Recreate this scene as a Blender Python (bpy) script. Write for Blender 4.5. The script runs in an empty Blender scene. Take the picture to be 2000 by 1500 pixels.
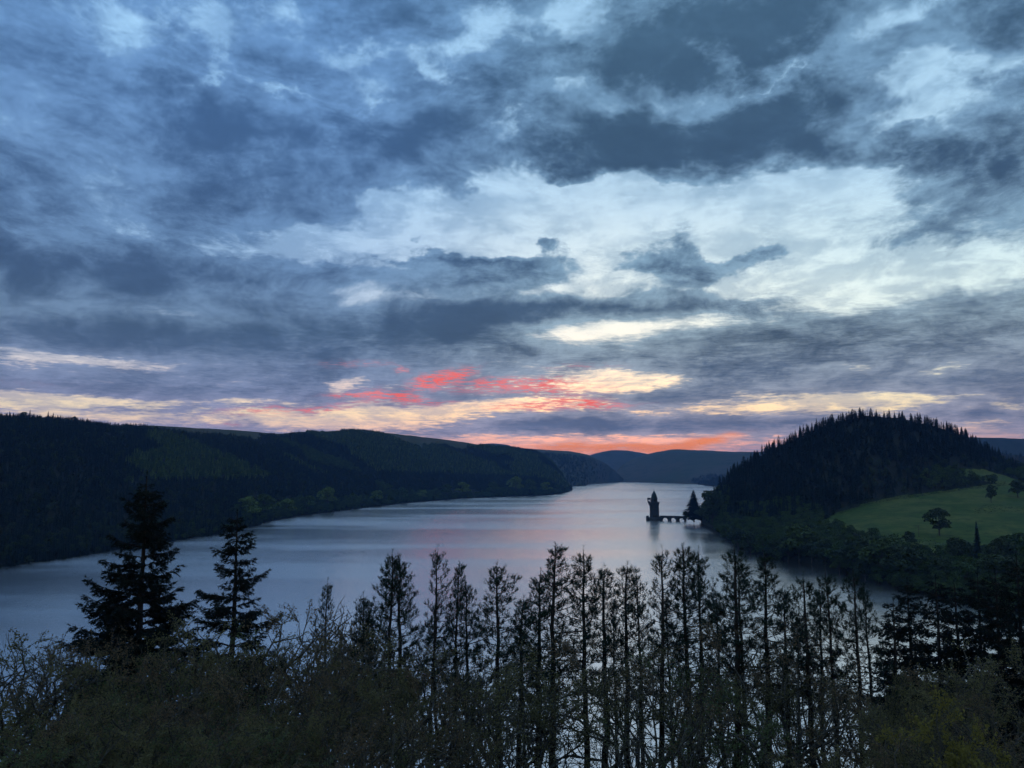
import bpy, bmesh, math, random
import numpy as np
from math import radians, degrees, sin, cos, atan2, asin, sqrt, pi

SC = bpy.context.scene
COL = SC.collection
# ------------------------------------------------------------------ camera
CAM_H = 75.0                 # metres above the lake
FPX = 1502.0                 # focal length in pixels of the 2000 px wide photograph
PITCH = radians(6.42)
cam_d = bpy.data.cameras.new('camera')
cam = bpy.data.objects.new('camera', cam_d); COL.objects.link(cam)
cam_d.sensor_width = 36.0
cam_d.lens = 36.0 * FPX / 2000.0
cam_d.clip_start = 0.5
cam_d.clip_end = 60000.0
cam.location = (0, 0, CAM_H)
cam.rotation_euler = (radians(90) + PITCH, 0, 0)
SC.camera = cam

def ray(px, py):
    """direction (world, unnormalised) through a pixel of the 2000x1500 photograph"""
    xc = (px - 1000.0) / FPX; yc = (750.0 - py) / FPX
    return np.array([xc, cos(PITCH) - yc * sin(PITCH), sin(PITCH) + yc * cos(PITCH)])
def azel(px, py):
    d = ray(px, py); d = d / np.linalg.norm(d)
    return degrees(atan2(d[0], d[1])), degrees(asin(d[2]))
def at_dist(px, py, r):
    """world point on that ray at horizontal distance r"""
    d = ray(px, py); return np.array([0, 0, CAM_H]) + d * (r / math.hypot(d[0], d[1]))
def on_water(px, py, z=0.0):
    d = ray(px, py); t = (z - CAM_H) / d[2]; return np.array([0, 0, CAM_H]) + d * t

# ------------------------------------------------------------------ render settings
SC.render.engine = 'CYCLES'
SC.view_settings.view_transform = 'Standard'
SC.view_settings.look = 'None'
SC.view_settings.exposure = 0.0
SC.view_settings.gamma = 1.0
SC.view_settings.use_curve_mapping = False
cy = SC.cycles
cy.use_denoising = True
cy.use_adaptive_sampling = True; cy.adaptive_threshold = 0.025; cy.adaptive_min_samples = 10
cy.max_bounces = 4; cy.diffuse_bounces = 1; cy.glossy_bounces = 2
cy.transmission_bounces = 2; cy.transparent_max_bounces = 6; cy.volume_bounces = 0
cy.caustics_reflective = False; cy.caustics_refractive = False
cy.sample_clamp_indirect = 4.0

# ------------------------------------------------------------------ node helpers
def lin(c):
    return tuple((v / 255.0 / 12.92) if v / 255.0 <= 0.04045 else ((v / 255.0 + 0.055) / 1.055) ** 2.4 for v in c)

class G:
    """small expression builder on a node tree"""
    def __init__(s, nt): s.nt = nt; s.N = nt.nodes; s.L = nt.links
    def put(s, sock, v):
        if isinstance(v, bpy.types.NodeSocket): s.L.new(v, sock)
        elif v is not None: sock.default_value = v
    def node(s, typ, **kw):
        n = s.N.new(typ)
        for k, v in kw.items(): setattr(n, k, v)
        return n
    def m(s, op, a, b=None, c=None, clamp=False):
        n = s.N.new('ShaderNodeMath'); n.operation = op; n.use_clamp = clamp
        s.put(n.inputs[0], a); s.put(n.inputs[1], b); s.put(n.inputs[2], c)
        return n.outputs[0]
    def add(s, a, b): return s.m('ADD', a, b)
    def mul(s, a, b): return s.m('MULTIPLY', a, b)
    def mad(s, a, b, c): return s.m('MULTIPLY_ADD', a, b, c)
    def ss(s, v, lo, hi, a=0.0, b=1.0):
        n = s.N.new('ShaderNodeMapRange'); n.interpolation_type = 'SMOOTHSTEP'
        s.put(n.inputs[0], v); s.put(n.inputs[1], lo); s.put(n.inputs[2], hi); s.put(n.inputs[3], a); s.put(n.inputs[4], b)
        return n.outputs[0]
    def vm(s, op, a, b=None, c=None):
        n = s.N.new('ShaderNodeVectorMath'); n.operation = op
        s.put(n.inputs[0], a); s.put(n.inputs[1], b)
        if c is not None: s.put(n.inputs[2], c)
        return n.outputs[0]
    def xyz(s, x, y, z=0.0):
        n = s.N.new('ShaderNodeCombineXYZ'); s.put(n.inputs[0], x); s.put(n.inputs[1], y); s.put(n.inputs[2], z); return n.outputs[0]
    def sep(s, v):
        n = s.N.new('ShaderNodeSeparateXYZ'); s.put(n.inputs[0], v); return n.outputs
    def noise(s, vec, scale, detail=4.0, rough=0.55, lac=2.0, dist=0.0, color=False):
        n = s.N.new('ShaderNodeTexNoise'); s.put(n.inputs['Vector'], vec)
        n.inputs['Scale'].default_value = scale; n.inputs['Detail'].default_value = detail
        n.inputs['Roughness'].default_value = rough; n.inputs['Lacunarity'].default_value = lac
        n.inputs['Distortion'].default_value = dist
        return n.outputs[1] if color else n.outputs[0]
    def ramp(s, fac, stops, interp='LINEAR'):
        n = s.N.new('ShaderNodeValToRGB'); s.put(n.inputs[0], fac); cr = n.color_ramp; cr.interpolation = interp
        while len(cr.elements) < len(stops): cr.elements.new(0.5)
        for e, (p, c) in zip(cr.elements, stops): e.position = p
        for e, (p, c) in zip(cr.elements, stops): e.position = p; e.color = (*c, 1.0)
        return n.outputs[0]
    def mix(s, f, a, b, blend='MIX'):
        n = s.N.new('ShaderNodeMix'); n.data_type = 'RGBA'; n.blend_type = blend
        s.put(n.inputs[0], f)
        for i, v in ((6, a), (7, b)):
            s.put(n.inputs[i], (*v, 1.0) if isinstance(v, tuple) and len(v) == 3 else v)
        return n.outputs[2]
    def rows(s, ae, items, py_rows, scale=3.0, half=42.0):
        """a smooth field over azimuth / elevation: one curve along azimuth for each row of elevation.
        items: (px, py, rx, ry, weight[, tilt degrees]); the ellipses are turned into angles first"""
        els = [azel(1000, p)[1] for p in py_rows]                       # ascending elevations
        while len(els) % 3: els.append(els[-1] + 3.0)
        n = len(els); azs = np.linspace(-half, half, 141)
        A, E = np.meshgrid(azs, np.array(els)); F = np.zeros_like(A)
        for it in items:
            px, py, rx, ry, w = it[:5]; rot = radians(it[5]) if len(it) > 5 else 0.0
            c = azel(px, py)
            kx = abs(azel(px + 20, py)[0] - azel(px - 20, py)[0]) / 40.0; ky = abs(azel(px, py + 20)[1] - azel(px, py - 20)[1]) / 40.0
            dx, dy = A - c[0], E - c[1]
            u = (dx * cos(rot) + dy * sin(rot)) / (rx * kx * 1.5); v = (-dx * sin(rot) + dy * cos(rot)) / (ry * ky * 1.5)
            F += w * np.clip(1 - u * u - v * v, 0, 1) ** 2
        a_, e_, _z = s.sep(ae)
        fc = s.N.new('ShaderNodeFloatCurve'); s.put(fc.inputs['Value'], s.mul(e_, 1 / 40.0))
        cv = fc.mapping.curves[0]
        pts = [(0.0, 0.0)] + [(e / 40.0, (k + 1) / (n + 2)) for k, e in enumerate(els) if e > 0.02] + [(1.0, 1.0)]
        while len(cv.points) < len(pts): cv.points.new(0.5, 0.5)
        for p, (x_, y_) in zip(cv.points, pts): p.location = (x_, y_); p.handle_type = 'VECTOR'
        fc.mapping.update()
        si = s.mad(fc.outputs[0], float(n + 2), -1.0)
        sv = s.xyz(si, si, si); tv = s.vm('MULTIPLY', s.xyz(a_, a_, a_), (1 / half,) * 3)
        acc = None
        for k in range(0, n, 3):
            vc = s.N.new('ShaderNodeVectorCurve'); s.put(vc.inputs[1], tv)
            for j in range(3):
                c = vc.mapping.curves[j]; vals = F[k + j] / scale
                while len(c.points) < len(azs): c.points.new(0.0, 0.0)
                for p, x_, y_ in zip(c.points, azs / half, vals): p.location = (x_, y_); p.handle_type = 'VECTOR'
            vc.mapping.update()
            h = s.vm('ABSOLUTE', s.vm('SUBTRACT', sv, (k, k + 1, k + 2)))
            h = s.vm('MAXIMUM', s.vm('SUBTRACT', (1, 1, 1), h), (0, 0, 0))
            dt = s.N.new('ShaderNodeVectorMath'); dt.operation = 'DOT_PRODUCT'; s.put(dt.inputs[0], h); s.put(dt.inputs[1], vc.outputs[0])
            acc = dt.outputs['Value'] if acc is None else s.add(acc, dt.outputs['Value'])
        return s.mul(acc, scale)

# ------------------------------------------------------------------ sky: broken cloud after sunset
SUN_AZ, SUN_EL = 6.0, 0.5
def build_world():
    w = bpy.data.worlds.new('World'); SC.world = w; w.use_nodes = True
    w.cycles.sampling_method = 'MANUAL'; w.cycles.sample_map_resolution = 512
    nt = w.node_tree; nt.nodes.clear(); g = G(nt)
    tc = g.node('ShaderNodeTexCoord'); d = g.vm('NORMALIZE', tc.outputs['Generated'])
    x, y, z = g.sep(d)
    zc = g.m('MAXIMUM', z, 0.0)
    el = g.mul(g.m('ARCSINE', zc), 180 / pi)
    az = g.mul(g.m('ARCTAN2', x, y), 180 / pi)
    # position on the cloud deck (a layer overhead, bending down to the horizon)
    inv = g.m('DIVIDE', 1.0, g.add(zc, 0.085))
    deck = g.xyz(g.mul(x, inv), g.mul(y, inv), 3.7)
    w1 = g.noise(deck, 0.9, 3.0, 0.55, color=True)
    deckw = g.vm('ADD', deck, g.vm('SCALE', g.vm('SUBTRACT', w1, (0.5, 0.5, 0.5))))
    deckw.node.inputs[1].links[0].from_node.inputs[3].default_value = 0.55
    n_big = g.noise(deckw, 1.15, 9.0, 0.60, 2.05)
    n_fine = g.noise(deckw, 3.4, 8.0, 0.62, 2.1)
    dw = g.vm('ADD', d, g.vm('MULTIPLY', g.vm('SUBTRACT', w1, (0.5, 0.5, 0.5)), (0.10, 0.10, 0.10)))
    n_puff = g.noise(g.vm('MULTIPLY', dw, (1.0, 1.0, 1.45)), 7.0, 9.0, 0.65, 2.1)
    n_wisp = g.noise(g.vm('MULTIPLY', dw, (1.0, 1.0, 2.4)), 15.0, 7.0, 0.66, 2.1)
    # azimuth / elevation shaken by noise, so every shape gets a ragged edge
    wv = g.vm('SUBTRACT', g.noise(g.vm('MULTIPLY', d, (1.0, 1.0, 1.7)), 9.0, 5.0, 0.60, color=True), (0.5, 0.5, 0.5))
    amp = g.ss(el, 1.0, 14.0, 0.35, 1.0)
    ae0 = g.xyz(az, el)
    ae = g.vm('ADD', ae0, g.vm('MULTIPLY', wv, g.xyz(g.mul(amp, 11.0), g.ss(el, 9.0, 21.0, 1.6, 8.0))))
    dens = [ # cloud (+) and gaps (-)
        (600, 290, 340, 130, .55), (200, 330, 320, 150, .42), (780, 330, 200, 90, .25), (60, 480, 260, 110, .22),
        (760, 40, 150, 50, .35), (80, 120, 160, 140, .12), (180, 30, 150, 60, -.10),
        (388, 45, 66, 56, -.62), (500, 25, 46, 40, -.5), (592, 22, 56, 32, -.6), (215, 110, 64, 28, -.42), (315, 160, 70, 36, -.45), (205, 40, 40, 25, -.3),
        (415, 182, 62, 40, -.85), (440, 140, 45, 45, -.4), (538, 200, 74, 26, -.95, 8), (640, 205, 60, 20, -.3), (720, 150, 64, 50, -.55), (560, 90, 90, 40, -.22),
        (790, 115, 60, 30, -.35), (868, 88, 64, 60, -.6), (960, 45, 66, 60, -.5), (900, 130, 60, 20, -.4), (1000, 205, 50, 60, -.35), (990, 240, 40, 30, -.4),
        (860, 335, 120, 50, -.2), (900, 405, 140, 36, -.6), (745, 405, 50, 28, -.6), (985, 320, 80, 60, -.4),
        (1060, 430, 260, 75, -.85), (1290, 420, 320, 60, -.80), (1560, 440, 240, 60, -.6), (1130, 385, 200, 40, -.5), (1560, 372, 220, 34, -.6), (960, 470, 160, 24, -.5),
        (1700, 532, 230, 36, -.75), (1880, 545, 160, 30, -.45), (1560, 575, 230, 30, -.5), (1250, 560, 250, 30, -.35), (1640, 600, 130, 26, -.4),
        (1160, 640, 200, 26, -.55), (1330, 620, 160, 22, -.5), (1100, 655, 120, 18, -.3), (980, 560, 140, 16, -.25), (860, 460, 160, 22, -.35),
        (1430, 470, 560, 110, -.42), (1560, 570, 470, 70, -.30), (1400, 265, 290, 74, 1.0), (1440, 262, 130, 66, .55), (1620, 270, 140, 60, .45), (1180, 300, 160, 56, .85), (1060, 320, 90, 34, .3),
        (1300, 110, 300, 68, .85, 6), (1440, 60, 250, 72, .8, 12), (1100, 100, 70, 36, .5, -20), (1640, 110, 130, 60, .42), (1560, 185, 130, 40, .3),
        (1020, 130, 50, 120, .45, 10), (1880, 40, 190, 66, .75), (1850, 300, 140, 40, 1.1, -8), (1770, 290, 60, 30, .4), (1860, 385, 150, 50, .55), (1990, 300, 40, 50, .8), (1920, 180, 130, 20, .2, 10), (1880, 230, 100, 26, .3, 14),
        (1080, 50, 110, 26, -.55, -14), (1180, 20, 70, 40, -.55), (1060, 110, 26, 60, -.4, 20), (1150, 198, 90, 22, -.70, -8), (1290, 190, 62, 44, -.65), (1460, 172, 150, 30, -.75), (1560, 140, 60, 20, -.5),
        (1780, 165, 170, 80, -.48), (1720, 60, 70, 36, -.60, 25), (1760, 230, 110, 40, -.45), (1940, 290, 60, 24, -.6), (1560, 52, 40, 20, -.3, 30), (1950, 110, 90, 30, -.35),
        (970, 505, 190, 17, 1.25, -3), (830, 505, 110, 18, .5), (1300, 512, 90, 20, .85), (1250, 478, 140, 20, .35), (1420, 516, 170, 20, 1.25, 10), (1510, 503, 60, 14, .4), (1330, 470, 60, 30, .25),
        (1190, 604, 340, 24, 1.35, 1), (930, 615, 180, 30, .7), (1420, 600, 90, 12, .45), (1500, 610, 60, 10, .4), (1560, 552, 50, 10, .35), (1640, 605, 40, 8, .3),
        (700, 650, 430, 36, 1.0, 2), (260, 666, 440, 30, 1.0), (330, 548, 460, 42, .85), (860, 545, 240, 20, .7), (100, 600, 300, 60, .25), (420, 520, 200, 30, .35),
        (560, 474, 210, 32, -.75), (660, 580, 210, 18, -.7), (330, 606, 240, 14, -.6), (200, 470, 200, 30, -.15), (900, 590, 90, 10, -.2),
        (90, 690, 150, 9, -1.1, -3), (310, 705, 140, 10, -.75), (350, 718, 90, 6, -.5), (210, 736, 60, 5, -.6), (340, 740, 90, 5, -.5), (470, 753, 60, 5, -.5, -4),
        (80, 780, 160, 16, -.95), (235, 781, 120, 9, -.6), (470, 788, 110, 7, -.7), (663, 755, 46, 15, -1.1, 15), (890, 801, 330, 13, -1.0, 3), (700, 790, 60, 6, -.6),
        (1230, 745, 130, 20, -1.0, 4), (1190, 728, 80, 10, -.5), (1660, 716, 66, 9, -1.0), (1830, 721, 60, 9, -.9, 8), (1510, 800, 270, 24, -.70, 2), (1750, 776, 170, 12, -.8), (1960, 790, 90, 8, -.6), (1450, 770, 120, 12, -.4),
        (1640, 690, 380, 56, .62), (1900, 745, 220, 36, .55), (1460, 660, 200, 30, .3), (1400, 720, 150, 26, .5), (1220, 828, 370, 17, 1.15, 1), (1010, 835, 150, 8, .6, 4), (1920, 803, 130, 12, .8), (1520, 830, 90, 10, .5),
        (600, 725, 330, 36, .40), (110, 742, 240, 24, .40), (420, 765, 240, 14, .45), (1330, 770, 150, 15, .7, 5), (1100, 695, 180, 16, .4, -6), (720, 700, 200, 16, .3),
        (1050, 862, 460, 16, -.8), (400, 818, 500, 16, -.55), (1880, 850, 200, 20, -.5), (820, 830, 300, 14, -.5),
    ]
    sd = g.xyz(g.mul(az, 0.24), g.mul(el, 1.9), 1.3)
    sdw = g.vm('ADD', sd, g.vm('MULTIPLY', wv, (0.6, 0.5, 0.0)))
    n_st = g.noise(sdw, 4.4, 6.0, 0.66, 2.1)
    base = g.mad(n_big, 0.7, -0.35 + 0.27)
    hi = g.ss(el, 6.0, 15.0)
    fine = g.add(g.mul(g.add(n_fine, -0.5), g.m('SUBTRACT', 1.15, g.mul(hi, 0.75))), g.mul(g.mul(g.add(n_puff, -0.5), hi), 3.1))
    base = g.add(fine, base)
    base = g.mad(g.add(n_st, -0.5), g.ss(el, 6.0, 15.0, 1.4, 0.0), base)
    ROWS = [872, 862, 850, 840, 830, 822, 812, 803, 795, 787, 779, 770, 760, 750, 740, 729, 717, 705, 690, 675, 658, 640, 622, 604, 585, 565, 545, 525, 505, 480, 455, 430, 402, 374, 345, 315, 285, 255, 225, 195, 165, 135, 105, 75, 45, 15, -15, -50]
    D = g.mad(g.rows(ae, dens, ROWS), 0.9, base)
    # colours by elevation
    t = g.mul(el, 1 / 40.0)
    def stops(l): return [(e / 40.0, lin(c)) for e, c in l]
    clear_r = g.ramp(t, stops([(0, (222, 150, 146)), (1.4, (214, 160, 160)), (2.4, (206, 174, 180)), (3.8, (238, 222, 184)), (6.0, (236, 234, 208)), (9.5, (222, 240, 236)), (14, (204, 231, 239)), (20, (170, 208, 234)), (33, (152, 196, 230)), (40, (168, 206, 238))]))
    clear_l = g.ramp(t, stops([(0, (200, 168, 180)), (2.6, (212, 184, 186)), (4.2, (234, 218, 190)), (6.0, (226, 210, 208)), (9.0, (168, 192, 218)), (15, (146, 184, 222)), (24, (152, 200, 240)), (33, (154, 200, 240)), (40, (168, 206, 238))]))
    mid_r = g.ramp(t, stops([(0, (190, 162, 172)), (3.0, (160, 156, 174)), (6.0, (146, 156, 172)), (10, (148, 170, 184)), (15, (128, 160, 184)), (24, (112, 148, 180)), (33, (108, 146, 178)), (40, (126, 160, 194))]))
    mid_l = g.ramp(t, stops([(0, (178, 158, 176)), (3.0, (152, 150, 178)), (6.0, (126, 140, 172)), (10, (108, 134, 164)), (15, (102, 135, 174)), (24, (102, 141, 188)), (33, (100, 143, 192)), (40, (124, 160, 196))]))
    drk_r = g.ramp(t, stops([(0, (136, 124, 146)), (3.0, (98, 110, 138)), (6.0, (84, 102, 128)), (9.0, (70, 88, 108)), (15, (70, 96, 124)), (20, (60, 86, 114)), (33, (70, 102, 130)), (40, (90, 122, 158))]))
    drk_l = g.ramp(t, stops([(0, (144, 132, 156)), (3.0, (112, 120, 152)), (6.0, (82, 102, 134)), (10, (70, 94, 124)), (15, (68, 95, 132)), (24, (70, 104, 148)), (33, (68, 104, 146)), (40, (90, 122, 158))]))
    f_lr = g.ss(az, -16.0, 9.0)
    clear = g.mix(f_lr, clear_l, clear_r); mid = g.mix(f_lr, mid_l, mid_r); drk = g.mix(f_lr, drk_l, drk_r)
    # physical twilight sky behind the cloud
    sky = g.node('ShaderNodeTexSky', sky_type='NISHITA', sun_disc=False)
    sky.sun_elevation = radians(SUN_EL); sky.sun_rotation = radians(SUN_AZ); sky.altitude = 300; sky.dust_density = 2.0
    clear = g.mix(0.06, clear, g.mix(1.0, sky.outputs[0], (1.0, 1.0, 1.0), 'MULTIPLY'))
    cover = g.ss(D, -0.30, 0.26)
    thick = g.ss(g.add(D, g.mad(n_wisp, 1.5, g.mad(n_puff, 1.2, -1.35))), 0.0, 1.42)
    cloud = g.mix(thick, mid, drk)
    cloud = g.mix(1.0, cloud, g.mix(g.ss(g.mad(n_wisp, 0.6, g.mul(n_puff, 0.6)), 0.42, 0.80), (1.14, 1.13, 1.12), (0.80, 0.81, 0.83)), 'MULTIPLY')
    veil = g.mul(g.mul(g.ss(g.mad(n_fine, 0.9, n_wisp), 0.78, 1.10), g.ss(D, -2.2, -0.3)), 0.75)
    clear = g.mix(veil, clear, g.mix(0.25, mid, clear))
    clear = g.mix(g.ss(g.add(n_wisp, g.mul(D, 0.12)), 0.55, 0.25, 0.0, 0.55), clear, g.mix(1.0, clear, (1.14, 1.10, 1.05), 'MULTIPLY'))
    cloud = g.mix(g.mul(g.ss(n_wisp, 0.44, 0.66), 0.22), cloud, drk)
    # streaks of cloud lit red from below the horizon
    redb = [(1070, 757, 150, 20, .75), (1085, 795, 160, 10, .95, 2), (1150, 782, 90, 10, .4), (1000, 742, 130, 10, .5), (868, 738, 60, 18, 1.05, 18), (790, 730, 20, 6, 1.0), (735, 776, 120, 8, 1.0), (700, 712, 100, 8, .42),
            (600, 800, 170, 8, .72, 4), (480, 812, 170, 6, .45), (830, 788, 110, 6, .6), (1130, 715, 90, 8, .35), (440, 831, 60, 5, .7), (70, 745, 130, 10, .16), (900, 760, 200, 14, .2)]
    orab = [(1150, 886, 190, 15, .85), (1150, 876, 300, 26, .24), (1270, 876, 190, 10, .5), (1040, 874, 150, 10, .3), (1392, 857, 70, 9, .95, 13), (1310, 868, 90, 6, .4, 6), (1110, 858, 20, 5, .5)]
    RR = ROWS[:20]; RL = g.rows(ae, redb, RR); R = g.mul(g.ss(RL, 0.0, 0.85), g.ss(g.mad(RL, 0.09, n_st), 0.44, 0.64))
    OL = g.rows(g.vm('ADD', ae0, g.vm('MULTIPLY', wv, (3.0, 0.9, 0))), orab, ROWS[:9]); O = g.mul(g.ss(OL, 0.03, 0.95), g.ss(g.mad(OL, 0.22, n_st), 0.38, 0.70))
    col = g.mix(cover, clear, cloud)
    col = g.mix(g.mul(R, 0.9), col, g.mix(g.mul(R, g.ss(n_wisp, 0.25, 0.62)), lin((230, 146, 148)), lin((255, 98, 78))))
    col = g.mix(g.mul(O, 0.97), col, g.mix(O, lin((242, 164, 138)), (1.1, 0.30, 0.055)))
    bg = g.node('ShaderNodeBackground'); g.put(bg.inputs[0], col); bg.inputs[1].default_value = 1.08
    out = g.node('ShaderNodeOutputWorld'); g.L.new(bg.outputs[0], out.inputs[0])
build_world()
# the sun has just gone behind the far hills: a last weak warm light from the west
sun_d = bpy.data.lights.new('sun', 'SUN'); sun_d.energy = 0.25; sun_d.angle = radians(0.5); sun_d.color = (1.0, 0.62, 0.40)
sun = bpy.data.objects.new('sun', sun_d); COL.objects.link(sun)
sun.rotation_euler = (radians(90 - SUN_EL), 0, radians(180 - SUN_AZ))

# ------------------------------------------------------------------ mesh helpers
def mesh_np(name, verts, faces, mats=(), smooth=False, fmat=None):
    """faces: list of (k,n) integer arrays, n = 3 or 4"""
    me = bpy.data.meshes.new(name)
    verts = np.asarray(verts, np.float32); me.vertices.add(len(verts)); me.vertices.foreach_set('co', verts.ravel())
    faces = [np.asarray(f, np.int32) for f in faces if len(f)]
    loops = np.concatenate([f.ravel() for f in faces]); tot = np.concatenate([np.full(len(f), f.shape[1], np.int32) for f in faces])
    start = np.concatenate([[0], np.cumsum(tot)[:-1]]).astype(np.int32)
    me.loops.add(len(loops)); me.loops.foreach_set('vertex_index', loops)
    me.polygons.add(len(tot)); me.polygons.foreach_set('loop_start', start); me.polygons.foreach_set('loop_total', tot)
    if smooth: me.polygons.foreach_set('use_smooth', np.ones(len(tot), bool))
    for m in mats: me.materials.append(m)
    if fmat is not None: me.polygons.foreach_set('material_index', np.asarray(fmat, np.int32))
    me.update(calc_edges=True)
    return me
def obj(name, me, parent=None, loc=None):
    o = bpy.data.objects.new(name, me); COL.objects.link(o)
    if parent is not None: o.parent = parent
    if loc is not None: o.location = loc
    return o
def tag(o, label=None, cat=None, group=None, kind=None):
    if label: o['label'] = label
    if cat: o['category'] = cat
    if group: o['group'] = group
    if kind: o['kind'] = kind
    return o
def empty(name, loc=(0, 0, 0), rz=0.0, s=1.0):
    o = bpy.data.objects.new(name, None); COL.objects.link(o); o.location = loc; o.rotation_euler = (0, 0, rz); o.scale = (s, s, s)
    o.empty_display_size = 0.5
    return o
def hash2(ix, iy, seed):
    h = (ix * 374761393 + iy * 668265263 + seed * 1274126177) & 0xffffffff
    h = ((h ^ (h >> 13)) * 1274126177) & 0xffffffff
    return ((h ^ (h >> 16)) & 0xffff) / 65535.0
def vnoise(x, y, seed=0):
    x = np.asarray(x, float); y = np.asarray(y, float)
    ix = np.floor(x).astype(np.int64); iy = np.floor(y).astype(np.int64); fx = x - ix; fy = y - iy
    fx = fx * fx * (3 - 2 * fx); fy = fy * fy * (3 - 2 * fy)
    a = hash2(ix, iy, seed); b = hash2(ix + 1, iy, seed); c = hash2(ix, iy + 1, seed); d = hash2(ix + 1, iy + 1, seed)
    return (a + (b - a) * fx) * (1 - fy) + (c + (d - c) * fx) * fy
def fbm(x, y, seed=0, octv=4):
    v = 0; a = 0.5; s = 0
    for k in range(octv):
        v = v + a * vnoise(x, y, seed + k); s += a; a *= 0.5; x = x * 2.03 + 11.3; y = y * 2.03 + 5.7
    return v / s - 0.5

# ------------------------------------------------------------------ materials
def mat_new(name):
    m = bpy.data.materials.new(name); m.use_nodes = True; nt = m.node_tree; nt.nodes.clear(); g = G(nt)
    out = g.node('ShaderNodeOutputMaterial'); p = g.node('ShaderNodeBsdfPrincipled'); g.L.new(p.outputs[0], out.inputs[0])
    return m, g, p
def mat_leaf(name, c1, c2, rough=0.75, trans=0.0, spec=0.15):
    """foliage: colour differs from tree to tree and from clump to clump"""
    m, g, p = mat_new(name)
    oi = g.node('ShaderNodeObjectInfo'); tc = g.node('ShaderNodeNewGeometry')
    n = g.noise(tc.outputs['Position'], 0.35, 2.0)
    f = g.m('ADD', g.mul(oi.outputs['Random'], 0.55), g.mad(n, 1.2, -0.38), clamp=True)
    c = g.mix(f, c1, c2)
    isl = g.mix(g.mul(g.m('FRACT', g.mul(tc.outputs['Random Per Island'], 7.31)), 0.5), c, g.mix(1.0, c, (0.45, 0.45, 0.5), 'MULTIPLY'))
    g.put(p.inputs['Base Color'], isl); p.inputs['Roughness'].default_value = rough; p.inputs['Specular IOR Level'].default_value = spec
    if trans:
        out = [x for x in g.N if x.type == 'OUTPUT_MATERIAL'][0]
        t = g.node('ShaderNodeBsdfTranslucent'); g.put(t.inputs[0], isl); mx = g.node('ShaderNodeMixShader'); mx.inputs[0].default_value = trans
        g.L.new(p.outputs[0], mx.inputs[1]); g.L.new(t.outputs[0], mx.inputs[2]); g.L.new(mx.outputs[0], out.inputs[0])
    return m
def mat_bark(name, c1, c2, scale=6.0):
    m, g, p = mat_new(name)
    tc = g.node('ShaderNodeTexCoord'); v = g.vm('MULTIPLY', tc.outputs['Object'], (1, 1, 0.25))
    n = g.noise(v, scale, 5.0, 0.6); c = g.mix(g.ss(n, 0.35, 0.65), c1, c2)
    g.put(p.inputs['Base Color'], c); p.inputs['Roughness'].default_value = 0.9; p.inputs['Specular IOR Level'].default_value = 0.15
    b = g.node('ShaderNodeBump'); b.inputs['Strength'].default_value = 0.6; b.inputs['Distance'].default_value = 0.05; g.put(b.inputs['Height'], n); g.L.new(b.outputs[0], p.inputs['Normal'])
    return m
def mat_ground(name, c1, c2, c3, s1=0.012, s2=0.15):
    m, g, p = mat_new(name)
    tc = g.node('ShaderNodeNewGeometry'); P = tc.outputs['Position']
    n1 = g.noise(P, s1, 5.0, 0.6); n2 = g.noise(P, s2, 5.0, 0.65)
    c = g.mix(g.ss(n1, 0.38, 0.62), c1, c2); c = g.mix(g.mul(g.ss(n2, 0.45, 0.7), 0.7), c, c3)
    g.put(p.inputs['Base Color'], c); p.inputs['Roughness'].default_value = 0.95; p.inputs['Specular IOR Level'].default_value = 0.1
    b = g.node('ShaderNodeBump'); b.inputs['Strength'].default_value = 0.5; b.inputs['Distance'].default_value = 1.0; g.put(b.inputs['Height'], n2); g.L.new(b.outputs[0], p.inputs['Normal'])
    return m
M = {}
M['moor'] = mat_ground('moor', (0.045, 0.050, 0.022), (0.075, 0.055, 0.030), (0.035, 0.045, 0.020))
M['far_moor'] = mat_ground('far_moor', (0.060, 0.065, 0.035), (0.085, 0.070, 0.045), (0.030, 0.042, 0.025), 0.0028, 0.012)
M['meadow'] = mat_ground('meadow', (0.054, 0.086, 0.019), (0.108, 0.120, 0.031), (0.030, 0.046, 0.013), 0.024, 0.13)
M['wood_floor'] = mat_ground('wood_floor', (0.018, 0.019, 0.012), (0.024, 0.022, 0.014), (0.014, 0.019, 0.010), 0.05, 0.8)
M['bed'] = mat_ground('lake_bed', (0.03, 0.03, 0.025), (0.04, 0.04, 0.03), (0.02, 0.02, 0.02), 0.01, 0.1)
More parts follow.
